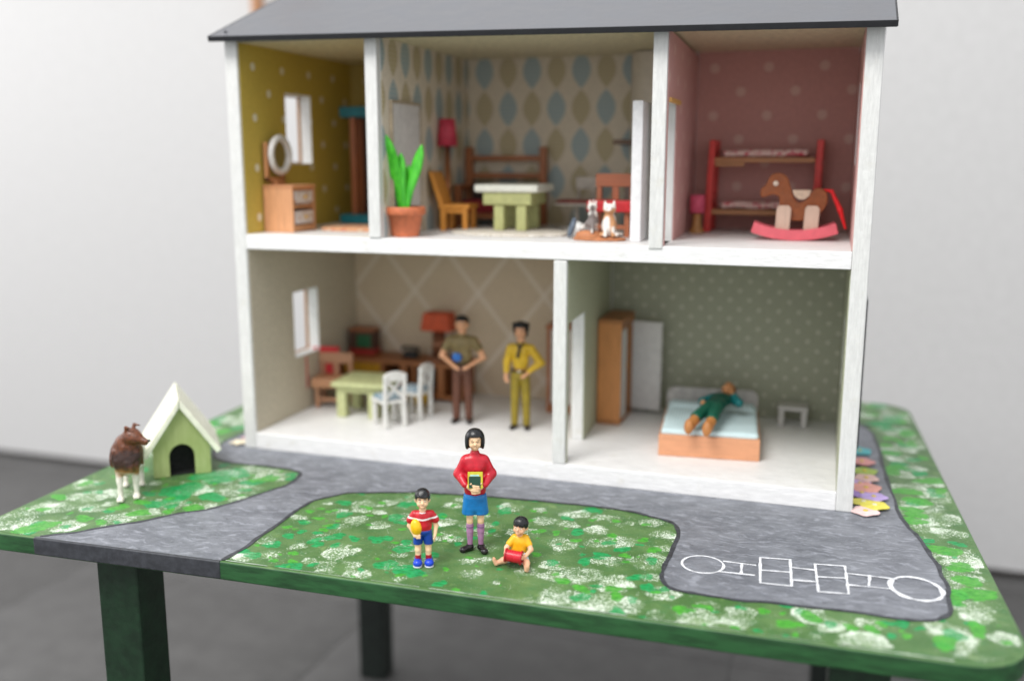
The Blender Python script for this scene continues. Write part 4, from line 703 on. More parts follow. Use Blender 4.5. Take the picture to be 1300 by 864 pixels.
def adult(name, label, loc, rz, k, top, tops, trou, hair, hairprims, armL, armR, sleeve, extra=None, sk=None):
    """standing adult about 12 cm; armL / armR: shoulder, elbow, wrist"""
    t = thing('person', label, 'person', loc, rz); sk = sk or SKB
    b = [ell((0, 0, 11.15), (.6, .64, .78)), ell((0, -.14, 10.72), (.46, .44, .45), .2), ell((0, -.5, 10.45), (.18, .13, .14), .1), cap((0, -.6, 11.1), (0, -.74, 10.9), .06, .11, .06), ell((-.6, .08, 11.0), (.09, .16, .22), .05), ell((.6, .08, 11.0), (.09, .16, .22), .05), cap((0, .08, 10.6), (0, .08, 9.6), .34, .4, .1)]
    for s, arm in ((-1, armL), (1, armR)):
        a, e, w = [np.array(v, float) for v in arm]; d = (w-e)/np.linalg.norm(w-e); b += [cap(a, e, .34, .29), cap(e, w, .28, .18), ell(w+d*.22, (.2, .2, .22), .1)]
        side = np.cross(d, (0, 0, 1.)); side = side/max(np.linalg.norm(side), .1); f = w+d*.4
        for i in range(4): q = f+np.array((0, 0, .12-.1*i)) if abs(d[2]) < .8 else f+side*(.14-.1*i); dd = d+np.array((-s*.5, 0, 0)); b += [cap(q, q+dd*.34, .075, .06, .02)]
        b += [cap(w+d*.2, w+d*.45+np.array((0, -.1, .2)), .085, .065, .03)]
    for s in (-1, 1): b += [cap((s*.5, 0, 5.6), (s*.55, 0, 3.1), .4, .32), cap((s*.55, 0, 3.1), (s*.58, .05, .6), .28, .18)]
    b += [ell((0, 0, 8.0), (.8, .5, 1.8), .1)]
    sdf_obj('body', b, sk, t, h=.06)
    sdf_obj('hair', hairprims, hair, t, h=.055, wob=.03)
    for s in (-1, 1):
        sdf_obj('eye', [ell((s*.23, -.56, 11.05), (.08, .05, .05), 0)], DRK, t, h=.02); B().tube([(s*.1, -.62, 11.22), (s*.24, -.61, 11.27), (s*.4, -.5, 11.22)], .03, 6).out('eyebrow', DRK, t, smooth=True)
    sdf_obj('lips', [ell((0, -.6, 10.62), (.14, .05, .04), .02)], paint('#a2503f', .4), t, h=.02)
    sdf_obj('shirt', tops, top, t, h=.06)
    sdf_obj('trousers', [ell((0, 0, 6.2), (.95, .64, .7)), cap((-.46, 0, 5.9), (-.56, 0, 3.2), .5, .42, .08), cap((-.56, 0, 3.2), (-.6, .06, .5), .41, .36, .08), cap((.46, 0, 5.9), (.56, 0, 3.2), .5, .42, .08), cap((.56, 0, 3.2), (.6, .06, .5), .41, .36, .08), above(.42), below(6.7)], trou, t, h=.06)
    for s in (-1, 1): sdf_obj('shoe', [cap((s*.6, .2, .26), (s*.74, -.5, .2), .3, .27), ell((s*.76, -.6, .2), (.28, .3, .2), .1), ell((s*.6, .1, .45), (.28, .3, .25), .1), above(0)], paint('#2a211d', .35), t, h=.05)
    B().lathe([(.95, -.09), (1.0, 0), (.95, .09)], 28, TR((0, 0, 6.62)), 1, .68).out('belt', paint('#2b1d16', .4), t, smooth=True)
    return t
def indoors():
    ol = paint('#7b6a42', .5, .1)
    tops = [ell((0, .02, 8.9), (1.1, .68, 1.0)), ell((0, 0, 7.6), (.95, .62, 1.2), .3), cap((-.9, .08, 9.35), (.9, .08, 9.35), .42, .42, .3), cap((-1.1, .08, 9.3), (-1.55, .1, 8.4), .45, .43, .15), cap((1.1, .08, 9.3), (1.55, .1, 8.4), .45, .43, .15), cap((0, .08, 9.5), (0, .08, 9.85), .45, .42, .1), above(6.6)]
    hp = [ell((0, .1, 11.4), (.68, .7, .68)), rbox((0, -.6, 10.85), (.55, .5, .62), .15, .05, '-'), rbox((0, 0, 10.55), (.9, .9, .35), .1, .05, '-')]
    adult('person', 'standing man figurine in olive short-sleeved shirt and brown trousers holding something blue', (20.95, 11, F0+.02), 10, 1, ol, tops, paint('#5e3726', .5, .1), BLK, hp,
          ((-1.35, .1, 9.1), (-1.95, .1, 7.5), (-.75, -.95, 6.75)), ((1.35, .1, 9.1), (2.0, .1, 7.4), (1.0, -.75, 6.75)), True).scale = (1.17, 1.15, 1.0)
    Mh = Matrix.Rotation(R(10), 4, 'Z'); pos = Vector((20.95, 11, F0))+(Mh@Vector((-.35, -1.1, 7.6)))
    o = thing('toy_boat', 'small bright blue toy held at the waist by the man in brown trousers', 'toy', tuple(pos), 10)
    sdf_obj('hull', [ell((0, 0, 0), (.55, .3, .5), .1, rot=rm(0, 25, 0)), ell((.2, -.05, .15), (.3, .28, .3), .1)], paint('#1f5fa8', .35), o, h=.05); sdf_obj('knob', [ell((-.2, -.2, .35), (.2, .15, .2))], paint('#2b78c4', .35), o, h=.04)
    yl = paint('#c9a41e', .45, .1)
    tops = [ell((0, .02, 8.8), (.92, .6, .95)), ell((0, 0, 7.7), (.82, .56, 1.2), .3), ell((-.36, -.4, 8.75), (.36, .26, .34), .15), ell((.36, -.4, 8.75), (.36, .26, .34), .15), cap((-.72, .08, 9.25), (.72, .08, 9.25), .36, .36, .3), cap((-1.0, .08, 9.15), (-1.35, .0, 7.6), .42, .38, .15), cap((-1.35, .0, 7.6), (-1.35, -.3, 6.5), .37, .3, .1),
            cap((1.0, .08, 9.15), (1.95, .2, 7.5), .42, .44, .15), cap((1.95, .2, 7.5), (.95, -.5, 6.7), .42, .3, .1), cap((0, .08, 9.4), (0, .08, 9.75), .42, .4, .1), above(6.45)]
    hp = [ell((0, .12, 11.35), (.82, .82, .8)), rbox((0, -.75, 10.9), (.5, .55, .6), .15, .05, '-'), ell((0, .25, 10.7), (.7, .5, .5), .15)]+[ell((.62*math.cos(a), .12+.55*math.sin(a), 11.75), (.26, .26, .24), .05) for a in (0, 1, 2, 3, 4, 5)]
    t = adult('person', 'standing woman figurine in yellow blouse and mustard trousers with one hand on her hip', (27.85, 10.6, F0+.02), 8, 1, yl, tops, paint('#8d7a1d', .5, .1), BLK, hp,
              ((-.95, .08, 9.1), (-1.35, .0, 7.6), (-1.4, -.3, 6.1)), ((.95, .08, 9.1), (1.95, .2, 7.5), (.9, -.6, 6.55)), True)
    for c in kids(t): c.scale = (1, 1, 1)
    t.scale = (1.1, 1.08, .975)
    sdf_obj('scarf', [cap((-.3, -.45, 9.75), (0, -.62, 9.3), .12, .12), cap((.3, -.45, 9.75), (0, -.62, 9.3), .12, .12), cap((0, -.66, 9.3), (-.16, -.75, 8.3), .12, .16)], paint('#2e2117', .5), t, h=.05)
    sdf_obj('buckle', [ell((-.05, -.68, 6.65), (.16, .06, .12), 0)], paint('#d9d4c2', .3), t, h=.03)
indoors()
def sleeper():
    t = thing('person', 'figurine in dark green clothes lying on its back on the pale blue bed', 'person', (47.6, 4.4, 4.5), -7); t.rotation_euler[0] = R(3.5); t.scale = (1.1, 1.2, 1.15)
    # lies along +y, feet at the near end
    sk = paint('#c98c5c', .5)
    b = [ell((.3, 9.9, 1.15), (.62, .74, .6)), ell((.3, 9.6, 1.45), (.4, .4, .3), .15), cap((.3, 9.9, 1.5), (.3, 9.7, 1.85), .06, .1, .05), cap((.2, 9.4, .95), (.15, 8.8, .8), .3, .32), cap((-.5, 8.2, .8), (-1.5, 7.2, .6), .3, .25), cap((-1.5, 7.2, .6), (-1.1, 6.0, 1.0), .22, .17), ell((-1.05, 5.75, 1.05), (.22, .26, .18), .08), cap((.9, 8.2, .8), (1.9, 7.3, .8), .3, .25), cap((1.9, 7.3, .8), (.95, 8.5, 1.35), .22, .18), ell((.85, 8.7, 1.4), (.22, .24, .18), .08),
         cap((-.3, 5.2, .8), (-.6, 1.0, .5), .4, .25), cap((.5, 5.2, .8), (.55, 1.0, .5), .4, .25)]
    for i in range(4): b += [cap((-1.15+.1*i, 5.65, 1.12), (-1.1+.1*i, 5.3, 1.05), .07, .06, .02), cap((.7+.1*i, 8.75, 1.5), (.62+.09*i, 9.05, 1.5), .07, .06, .02)]
    sdf_obj('body', b, sk, t, h=.06)
    sdf_obj('hair', [ell((.3, 10.05, 1.05), (.7, .72, .6)), ell((.3, 9.5, 1.6), (.5, .55, .5), .1, '-')], paint('#7a4a20', .6), t, h=.06)
    sdf_obj('jacket', [ell((.15, 7.6, .8), (1.05, 1.3, .62)), ell((.1, 6.0, .8), (.95, 1.3, .6), .3), above(.15), cap((.15, 8.9, 1.0), (.15, 9.2, 1.1), .36, .3, .05, '-')], paint('#0c4a3b', .5, .1), t, h=.06)
    for s, pts in ((-1, ((-.6, 8.3, .8), (-1.5, 7.2, .62), (-1.2, 6.3, .95))), (1, ((.9, 8.3, .8), (1.95, 7.3, .8), (1.35, 8.0, 1.15)))):
        sdf_obj('sleeve', [cap(pts[0], pts[1], .4, .38), cap(pts[1], pts[2], .38, .3, .1)], paint('#0f6f70', .5, .1), t, h=.06)
    sdf_obj('trousers', [ell((.1, 5.2, .8), (.95, .9, .6)), cap((-.3, 4.9, .9), (-.68, 2.2, .8), .56, .52), cap((.5, 4.9, .9), (.76, 2.2, .8), .56, .52), above(.12)], paint('#0b5541', .5, .1), t, h=.06)
    for s, x in ((-1, -.72), (1, .78)):
        sdf_obj('boot', [cap((x*.98, 2.2, .78), (x*1.05, .9, .5), .46, .42), ell((x*1.08, .35, .6), (.42, .36, .66), .15, rot=rm(-18, 0, 0))], paint('#b3763f', .5, .1), t, h=.06)
sleeper()

# ================================================================ DOG
def dog():
    t = thing('dog', 'rough collie dog figurine with brown mane and white legs, head turned to the right', 'dog', (-.9, -17.1, .03), 33)
    def col(P):
        x, y, z = P[:, 0], P[:, 1], P[:, 2]; n = np.array([noise.noise(Vector(p)*1.6) for p in P]); n2 = np.array([noise.noise(Vector(p)*5) for p in P])
        wh = np.array((.78, .74, .66)); br = np.array((.16, .05, .02)); dk = np.array((.02, .010, .008)); tan = np.array((.36, .17, .05))
        def sm(a, b, v): q = np.clip((v-a)/(b-a), 0, 1); return q*q*(3-2*q)
        c = np.tile(wh, (len(P), 1)); m = sm(2.0, 2.7, z+.4*n)*(1-sm(.9, 1.5, y+.2*n)); c = c*(1-m[:, None])+tan*m[:, None]
        m = sm(2.5, 3.3, z+.45*n)*(1-sm(.9, 1.5, y+.2*n)); c = c*(1-m[:, None])+br*m[:, None]
        m = sm(2.6, 3.6, z+.5*n)*(1-sm(4.3, 5.2, z+.5*n))*sm(.4, -.8, y)*.85; c = c*(1-m[:, None])+dk*m[:, None]
        m = sm(.05, .3, n2)*.45*(z > 3.3)*(y < 1.4); c = c*(1-m[:, None])+dk*m[:, None]
        m = sm(4.6, 5.4, z)*((y > 1.0)&(y < 3.2))*.6; c = c*(1-m[:, None])+br*m[:, None]
        return c
    b = [ell((0, .2, 4.1), (1.42, 1.15, 1.75)), ell((0, -.3, 3.6), (1.15, .85, 1.35), .2), ell((0, 2.0, 4.15), (1.1, 1.9, 1.05), .4), ell((0, 3.4, 4.1), (1.0, .9, 1.05), .3), ell((.1, .0, 5.3), (.95, .85, .9), .3), ell((0, 1.8, 3.3), (.8, 1.4, .4), .3)]
    # mane locks
    rr = random.Random(4)
    for i in range(30):
        a = rr.uniform(0, math.tau); z = rr.uniform(3.2, 5.4); rad = 1.26 if z < 4.8 else 1.0
        x, y = rad*math.cos(a), .15+rad*.95*math.sin(a)
        if y > 1.0: continue
        b.append(cap((x, y, z), (x*1.08, y*1.08-.03, z-.5), .15, .06, .22))
    # head turned right
    hx, hy, hz = .62, -.4, 5.95
    hd = [ell((0, 0, 0), (.7, .72, .64), .2), ell((0, -.45, -.08), (.52, .5, .46), .2), cap((0, -.7, -.12), (0, -1.3, -.3), .36, .24, .15), ell((0, -1.45, -.24), (.15, .12, .12), .05), cap((-.38, .12, .4), (-.48, .1, .8), .2, .15, .08), cap((.38, .12, .4), (.48, .1, .8), .2, .15, .08), cap((-.48, .1, .82), (-.55, -.38, .78), .14, .06, .04), cap((.48, .1, .82), (.55, -.38, .78), .14, .06, .04), cap((0, -.8, -.42), (0, -1.25, -.5), .2, .14, .05)]
    M = rm(0, 0, 58)@np.diag((1.18, 1.18, 1.18))
    for p in hd:
        p = list(p)
        if p[0] == 'cap': p[1] = M@p[1]+(hx, hy, hz); p[2] = M@p[2]+(hx, hy, hz)
        else: p[1] = M@p[1]+(hx, hy, hz); p[3] = M/1.18; p[2] = p[2]*1.18
        b.append(tuple(p))
    for s, fy in ((-1, -.75), (1, -.15)):
        x = s*.66; b += [cap((x, -.1, 3.3), (x*1.02, fy*.6, 1.7), .44, .27, .15), cap((x*1.02, fy*.6, 1.7), (x, fy*.75, .35), .25, .22, .08), ell((x, fy-.12, .24), (.33, .44, .25), .12)]
        for k in (-1, 0, 1): b.append(ell((x+k*.17, fy-.42, .17), (.1, .15, .14), .03))
    for s in (-1, 1):
        x = s*.72; b += [cap((x*.9, 3.4, 3.6), (x, 3.1, 2.2), .62, .36, .2), cap((x, 3.1, 2.2), (x, 3.75, 1.35), .32, .22, .12), cap((x, 3.75, 1.35), (x, 3.55, .35), .22, .2, .1), ell((x, 3.35, .22), (.3, .42, .24), .1)]
    b += [cap((0, 4.1, 4.3), (0, 4.9, 3.2), .35, .5, .2), cap((0, 4.9, 3.2), (.1, 5.2, 1.8), .5, .16, .15), above(0)]
    sdf_obj('body', b, vcol_mat('collie_coat', .36, .7, 2.2, .08), t, h=.065, colfn=col, wob=.03, ws=2.0)
    def at(p): return M@np.array(p)+(hx, hy, hz)
    sdf_obj('nose', [ell(at((0, -1.56, -.2)), (.15, .13, .12), 0)], paint('#0d0b0b', .2), t, h=.025)
    for s in (-1, 1): sdf_obj('eye', [ell(at((s*.33, -.62, .1)), (.08, .08, .07), 0)], paint('#0a0706', .15), t, h=.02)
dog()
# ================================================================ THINGS IN THE ROOMS
def legs4(t, mat, x0, x1, y0, y1, z1, w, z0=0, bev=.04):
    for x in (x0, x1-w):
        for y in (y0, y1-w): B().box(x, x+w, y, y+w, z0, z1).out('leg', mat, t, bevel=bev)
# ---- yellow bedroom
def dresser():
    t = thing('dresser', 'light wooden chest of drawers under the round mirror in the mustard room', 'dresser', (1.62, 3.3, M1+.01)); w = wood('#c88f63', .75); wx = wood('#c4885c', .75, 'y')
    D, W, Hh = 4.7, 3.5, 4.9
    b = B(); b.box(0, W, 0, .3, 0, Hh-.25); b.out('side', w, t, bevel=.05); B().box(0, W, D-.3, D, 0, Hh-.25).out('side', w, t, bevel=.05)
    B().box(-.0, W+.1, -.08, D+.08, Hh-.25, Hh).out('top', wx, t, bevel=.06); B().box(0, .2, .3, D-.3, 0, Hh-.25).out('back', w, t)
    B().box(.2, W-.1, .3, D-.3, 0.05, .7).out('base', w, t, bevel=.03); B().box(.2, W-.08, .3, D-.3, 2.55, 2.8).out('rail', wx, t, bevel=.03); B().box(.2, W-.08, .3, D-.3, 4.35, 4.64).out('rail', wx, t, bevel=.03)
    n = NT('flowered_drawer'); v = n.noise(2.2, 2, .5); n.col(n.mix(n.rng(v, .55, .62), lin('#cfc6c4'), lin('#b8937f'))); n.rough(.5)
    for z in (.85, 2.95):
        d = B().box(.25, W+.02, .55, D-.55, z, z+1.35).out('drawer', n.m, t, bevel=.06); B().lathe([(.01, 0), (.14, .02), (.2, .2), (.12, .3), (.01, .32)], 12, TR((W+.02, D/2, z+.7), 0, 90)).out('handle', paint('#d2a54a', .35), d, smooth=True)
dresser()
def mirror():
    t = thing('mirror', 'round mirror in a thick white frame standing on top of the light wooden dresser', 'mirror', (2.3, 5.6, M1+4.93)); w = wood('#b57d50', .75)
    B().box(-.55, .15, -.9, .9, 0, .35).out('base', w, t, bevel=.05); B().box(-.5, -.15, -2.2, -1.7, .35, 4.4).out('post', w, t, bevel=.05); B().box(-.5, -.15, 1.0, 1.4, .35, 3.0).out('post', w, t, bevel=.05); B().box(-.5, -.15, -2.2, 1.4, .35, .8).out('rail', w, t, bevel=.05)
    M = TR((.1, 0, 3.1), 0, 90)
    B().lathe([(1.45, -.2), (2.05, -.15), (2.15, .1), (2.0, .32), (1.6, .36), (1.45, .2)], 40, M, ring=True).out('frame', paint('#dcdad8', .4), t, smooth=True)
    n = NT('mirror_glass'); n.col((.8, .8, .78, 1)); n.b.inputs['Metallic'].default_value = 1; n.rough(.06); B().lathe([(.01, -.1), (1.5, -.1), (1.5, .05), (.01, .05)], 40, M).out('glass', n.m, t)
mirror()
def teal():
    t = thing('rack', 'tall brown wooden rack with teal top and base in the mustard room', 'rack', (5.0, 18.6, M1+.01)); tl = paint('#12707e', .5); w = wood('#98562f', .7)
    B().box(-1.7, 4.2, -1.2, 1.6, 12.4, 13.6).out('top', tl, t, bevel=.08); B().box(-1.8, 4.3, -1.6, 1.6, .1, 1.15).out('base', tl, t, bevel=.08)
    for x in (-.6, 3.0):
        for y in (-.8, .9): B().box(x, x+.7, y, y+.5, 1.16, 12.39).out('post', w, t, bevel=.05)
    B().box(-1.5, 4.1, 1.42, 1.58, 1.16, 12.39).out('back', paint('#33231b', .7), t)
teal()
def rug1():
    n = NT('peach_rug'); v = n.noise(1.3, 3, .6); u = n.m_('SINE', n.m_('MULTIPLY', n.xyz[0], 5)); n.col(n.mix(n.rng(v, .45, .6), lin('#d9a27a'), n.mix(n.rng(u, -.3, .3), lin('#d7c3a8'), lin('#c9765a')))); n.rough(.9); n.bump(n.noise(6, 4), .8, .06)
    pts = [(3.6+1.0*0+a, b) for a, b in ((0, 0), (5.6, -.4), (8.8, .1), (9.2, 5.2), (4.8, 5.6), (.3, 5.2))]
    o = B().prism(catmull([(x, y) for x, y in pts], 4, True), 0, .3, 'z').out('rug', n.m, bevel=.1); o.location = Vector((2.6, 7.2, M1+.02))*S
    tag(o, 'small peach and cream rug on the floor of the mustard room', 'rug')
rug1()
# ---- room with leaf paper
def plant():
    t = thing('potted_plant', 'bright green upright leaves in a terracotta pot at the front of the middle room', 'plant', (18.15, 2.9, M1+.01)); tc = paint('#c9714a', .6, .1, 2, .3, 6)
    B().lathe([(.01, 0), (1.28, 0), (1.36, .1), (1.72, 2.15), (1.95, 2.15), (2.02, 2.3), (2.05, 2.85), (1.95, 2.98), (1.75, 2.95), (1.7, 2.6), (.01, 2.55)], 40).out('pot', tc, t, smooth=True)
    B().lathe([(.01, 2.6), (1.7, 2.6), (1.68, 2.72), (.01, 2.78)], 30).out('soil', paint('#33241a', .9), t, smooth=True)
    g = NT('leaf_green'); f = g.noise(2, 4, .6, stretch=(2, 2, .3)); g.col(g.mix(g.rng(f, .3, .7), lin('#2f9e1e'), lin('#58cc34'))); g.rough(.35); g.bump(f, .3, .04)
    for pts, w, th, fl in ((((-.3, 0, 2.6), (-.55, -.3, 5.0), (-.95, -.8, 7.5), (-1.2, -1.5, 9.5)), .62, .2, 0), (((-.05, -.2, 2.6), (-.15, -.3, 4.6), (-.2, -.3, 6.4), (-.25, -.2, 7.9)), .42, .2, 0), (((.15, -.1, 2.6), (.5, .0, 4.6), (1.1, .3, 6.6), (1.6, .6, 8.6)), .5, .2, 0), (((.1, .3, 2.6), (.15, .4, 4.2), (.25, .4, 5.6), (.3, .4, 6.8)), .4, .18, 0), (((-.25, .2, 2.6), (-.6, .3, 4.4), (-.95, .4, 6.2), (-1.1, .4, 7.6)), .4, .18, 0)):
        pr = []; P = [np.array(p, float) for p in pts]; N = 22
        for i in range(N):
            s0, s1 = i/N, (i+1)/N
            def at(s): q = s*3; k = min(int(q), 2); return P[k]+(P[k+1]-P[k])*(q-k)
            wd = lambda s: w*(.55+.9*s)*(1-max(0, (s-.55)/.45)**2)**.5 if s < 1 else .05
            a, b_ = at(s0), at(s1); m = (a+b_)/2; pr.append(ell(m, (max(wd((s0+s1)/2), .1), th*.75, np.linalg.norm(b_-a)*2.2), .15, rot=rm(0, math.degrees(math.atan2(b_[0]-a[0], b_[2]-a[2])), 0)))
        sdf_obj('leaf', pr, g.m, t, h=.07)
plant()
def shade_lamp(name, label, loc, zs, r0, r1, hp, rp, sc, pc, square=False, base=1.0):
    t = thing(name, label, 'lamp', loc); w = wood(pc, .75)
    B().lathe([(.01, 0), (base, 0), (base, .3), (base*.8, .45), (.01, .45)], 24).out('base', w, t, bevel=.03)
    B().lathe([(rp*1.2, .4), (rp, 1.0), (rp, hp-.01)], 14).out('pole', w, t, smooth=True)
    if square: B().prism([(-r0, 0), (r0, 0), (r1, zs), (-r1, zs)], -1.2, 1.2, 'y', TR((0, 0, hp))).out('lamp_shade', sc, t, bevel=.15)
    else: B().lathe([(r0-.1, .02), (r0, 0), (r1, zs), (r1-.1, zs+.02), (r0-.15, .1)], 32, TR((0, 0, hp)), ring=True).out('lamp_shade', sc, t, smooth=True)
shade_lamp('floor_lamp', 'floor lamp with raspberry pink shade and wooden pole behind the orange chair', (17.9, 14.9, M1+.01), 2.95, 1.15, .85, 9.0, .3, paint('#c13a4f', .6), '#a8683c')
def chair_o():
    t = thing('chair', 'small honey coloured wooden chair beside the green legged table', 'chair', (18.4, 11.0, M1+.01), 0); w = wood('#c98429', .8); wz = wood('#c98429', .8)
    for y in (0, 2.4): B().box(.15, .75, y, y+.5, 0, 2.4).out('leg', wz, t, bevel=.05); B().box(2.7, 3.25, y, y+.5, 0, 2.4).out('leg', wz, t, bevel=.05)
    B().box(-.05, 3.5, -.1, 3.0, 2.4, 2.85).out('seat', w, t, bevel=.08); B().prism([(-.1, 2.86), (.5, 2.86), (-.75, 6.3), (-1.2, 6.3)], 0, 2.9, 'y').out('backrest', wz, t, bevel=.1)
    B().box(.75, 2.7, .1, .4, 1.9, 2.39).out('rail', w, t, bevel=.03)
chair_o()
def bench():
    t = thing('sofa', 'wooden framed sofa with red cushions against the leaf patterned wallpaper', 'sofa', (17.2, 18.6, M1+.01)); w = wood('#9a5a2c', .7); wx = wood('#9a5a2c', .7, 'x'); L = 9.9
    for x in (0, L-.8): B().box(x, x+.8, 3.6, 4.4, 0, 9.0).out('post', w, t, bevel=.06); B().box(x, x+.8, -.2, .5, 0, 4.2).out('post', w, t, bevel=.06); B().box(x, x+.8, -.3, 3.6, 4.21, 4.7).out('armrest', wx, t, bevel=.06)
    for z in (7.4, 5.4): B().box(.8, L-.8, 3.8, 4.2, z, z+.6).out('rail', wx, t, bevel=.05)
    B().box(.8, L-.8, 0, 3.6, .9, 1.5).out('seat_board', wx, t, bevel=.04); rd = paint('#8e1f28', .8, .15)
    sdf_obj('cushion', [rbox((L/2, 1.7, 2.25), (4.1, 1.8, .75), .35)], rd, t, h=.12, wob=.06, ws=.8)
    sdf_obj('back_cushion', [rbox((L/2, 3.3, 3.7), (4.0, .35, 1.2), .3)], paint('#3f2d2a', .8), t, h=.12)
bench()
def table_w():
    t = thing('table', 'table with a thick white top and sage green base on the cream rug', 'table', (22.95, 9.6, M1+.28)); g = paint('#b3b57a', .55, .08)
    B().box(0, 7.0, 0, 6.3, 3.95, 4.75).out('tabletop', paint('#e3e3d6', .5, .05), t, bevel=.22); B().box(.9, 6.2, .3, 5.9, 2.65, 3.94).out('apron', g, t, bevel=.12)
    for x in (2.05, 4.5):
        for y in (.5, 4.6): B().box(x, x+1.1, y, y+1.1, 0, 2.64).out('leg', g, t, bevel=.1)
table_w()
def rug2():
    n = NT('crochet_rug'); v = n.noise(4, 4, .7); n.col(n.mix(n.rng(v, .35, .6), lin('#b9ae9c'), lin('#e6e0d6'))); n.rough(.9); n.bump(v, .9, .1)
    pts = [(27.3+(6.6+.18*math.cos(i*math.tau/8))*math.cos(i*math.tau/96), 9.5+(4.4+.18*math.cos(i*math.tau/8))*math.sin(i*math.tau/96)) for i in range(96)]
    o = B().prism(pts, M1+.02, M1+.26, 'z').out('rug', n.m, bevel=.08); tag(o, 'oval cream crocheted rug lying under the white topped table', 'rug')
rug2()
def highchair(loc, rz, label, wc, red):
    t = thing('high_chair', label, 'chair', loc, rz); w = wood(wc, .75); wx = wood(wc, .75, 'x')
    for x in (0, 3.4):
        for y in (0, 2.4): B().box(x, x+.5, y, y+.5, 0, 6.1 if y > 1 else 3.2).out('leg', w, t, bevel=.05)
    B().box(-.3, 4.2, -.5, 2.4, 2.5, 3.6).out('seat', red, t, bevel=.12); B().box(-.1, 4.0, 2.3, 2.55, 4.9, 6.2).out('backrest', wx, t, bevel=.06); B().box(1.6, 2.3, 2.3, 2.5, 3.6, 4.89).out('slat', w, t, bevel=.04); B().box(.5, 3.4, .1, .4, .8, 1.2).out('rail', wx, t, bevel=.04)
    return t
RED = paint('#c4262c', .45, .08)
highchair((35.9, 8.3, M1+.01), 0, 'wooden chair with a bright red seat behind the kittens, next to the open door', '#a55f3a', RED)
def greychair():
    t = thing('chair', 'dim grey and white chair with a thin red seat cushion behind the round rug', 'chair', (30.2, 17.2, M1+.01)); g = paint('#b9b0a4', .6)
    B().box(1.5, 1.9, .8, 1.2, 0, 2.6).out('leg', g, t, bevel=.08); B().box(.3, 3.1, 0, 2.2, 0, .3).out('foot', g, t, bevel=.06); B().box(-.4, 3.9, -.6, 2.6, 2.6, 2.9).out('seat', g, t, bevel=.08); B().box(-.3, 3.8, -.5, 2.5, 2.91, 3.2).out('cushion', paint('#8c3a34', .8), t, bevel=.1)
    B().box(1.2, 3.6, 2.3, 2.6, 4.3, 5.7).out('backrest', g, t, bevel=.1); B().box(1.4, 1.7, 2.3, 2.55, 2.91, 4.3).out('post', g, t, bevel=.04); B().box(3.0, 3.3, 2.3, 2.55, 2.91, 4.3).out('post', g, t, bevel=.04)
greychair()
def stove():
    t = thing('tiled_stove', 'tall pale rounded corner stove reaching the ceiling behind the open white door', 'stove', (40.0, 21.3, M1+.01)); m = paint('#c3b8a6', .45, .05)
    B().lathe([(.01, 6.2), (2.9, 6.2), (2.9, 18.9), (.01, 18.9)], 40, None, 1, .88).out('upper_body', m, t, bevel=.08); B().box(-3.0, 2.0, -2.4, 2.2, 0, 5.8).out('lower_body', paint('#7c6a60', .5), t, bevel=.1)
    B().box(-4.3, 2.2, -2.6, 2.3, 9.2, 9.7).out('shelf', paint('#6b5443', .6), t, bevel=.08); B().lathe([(.01, 5.85), (3.1, 5.85), (3.1, 6.15), (.01, 6.15)], 40, None, 1, .85).out('ledge', m, t, bevel=.05)
stove()
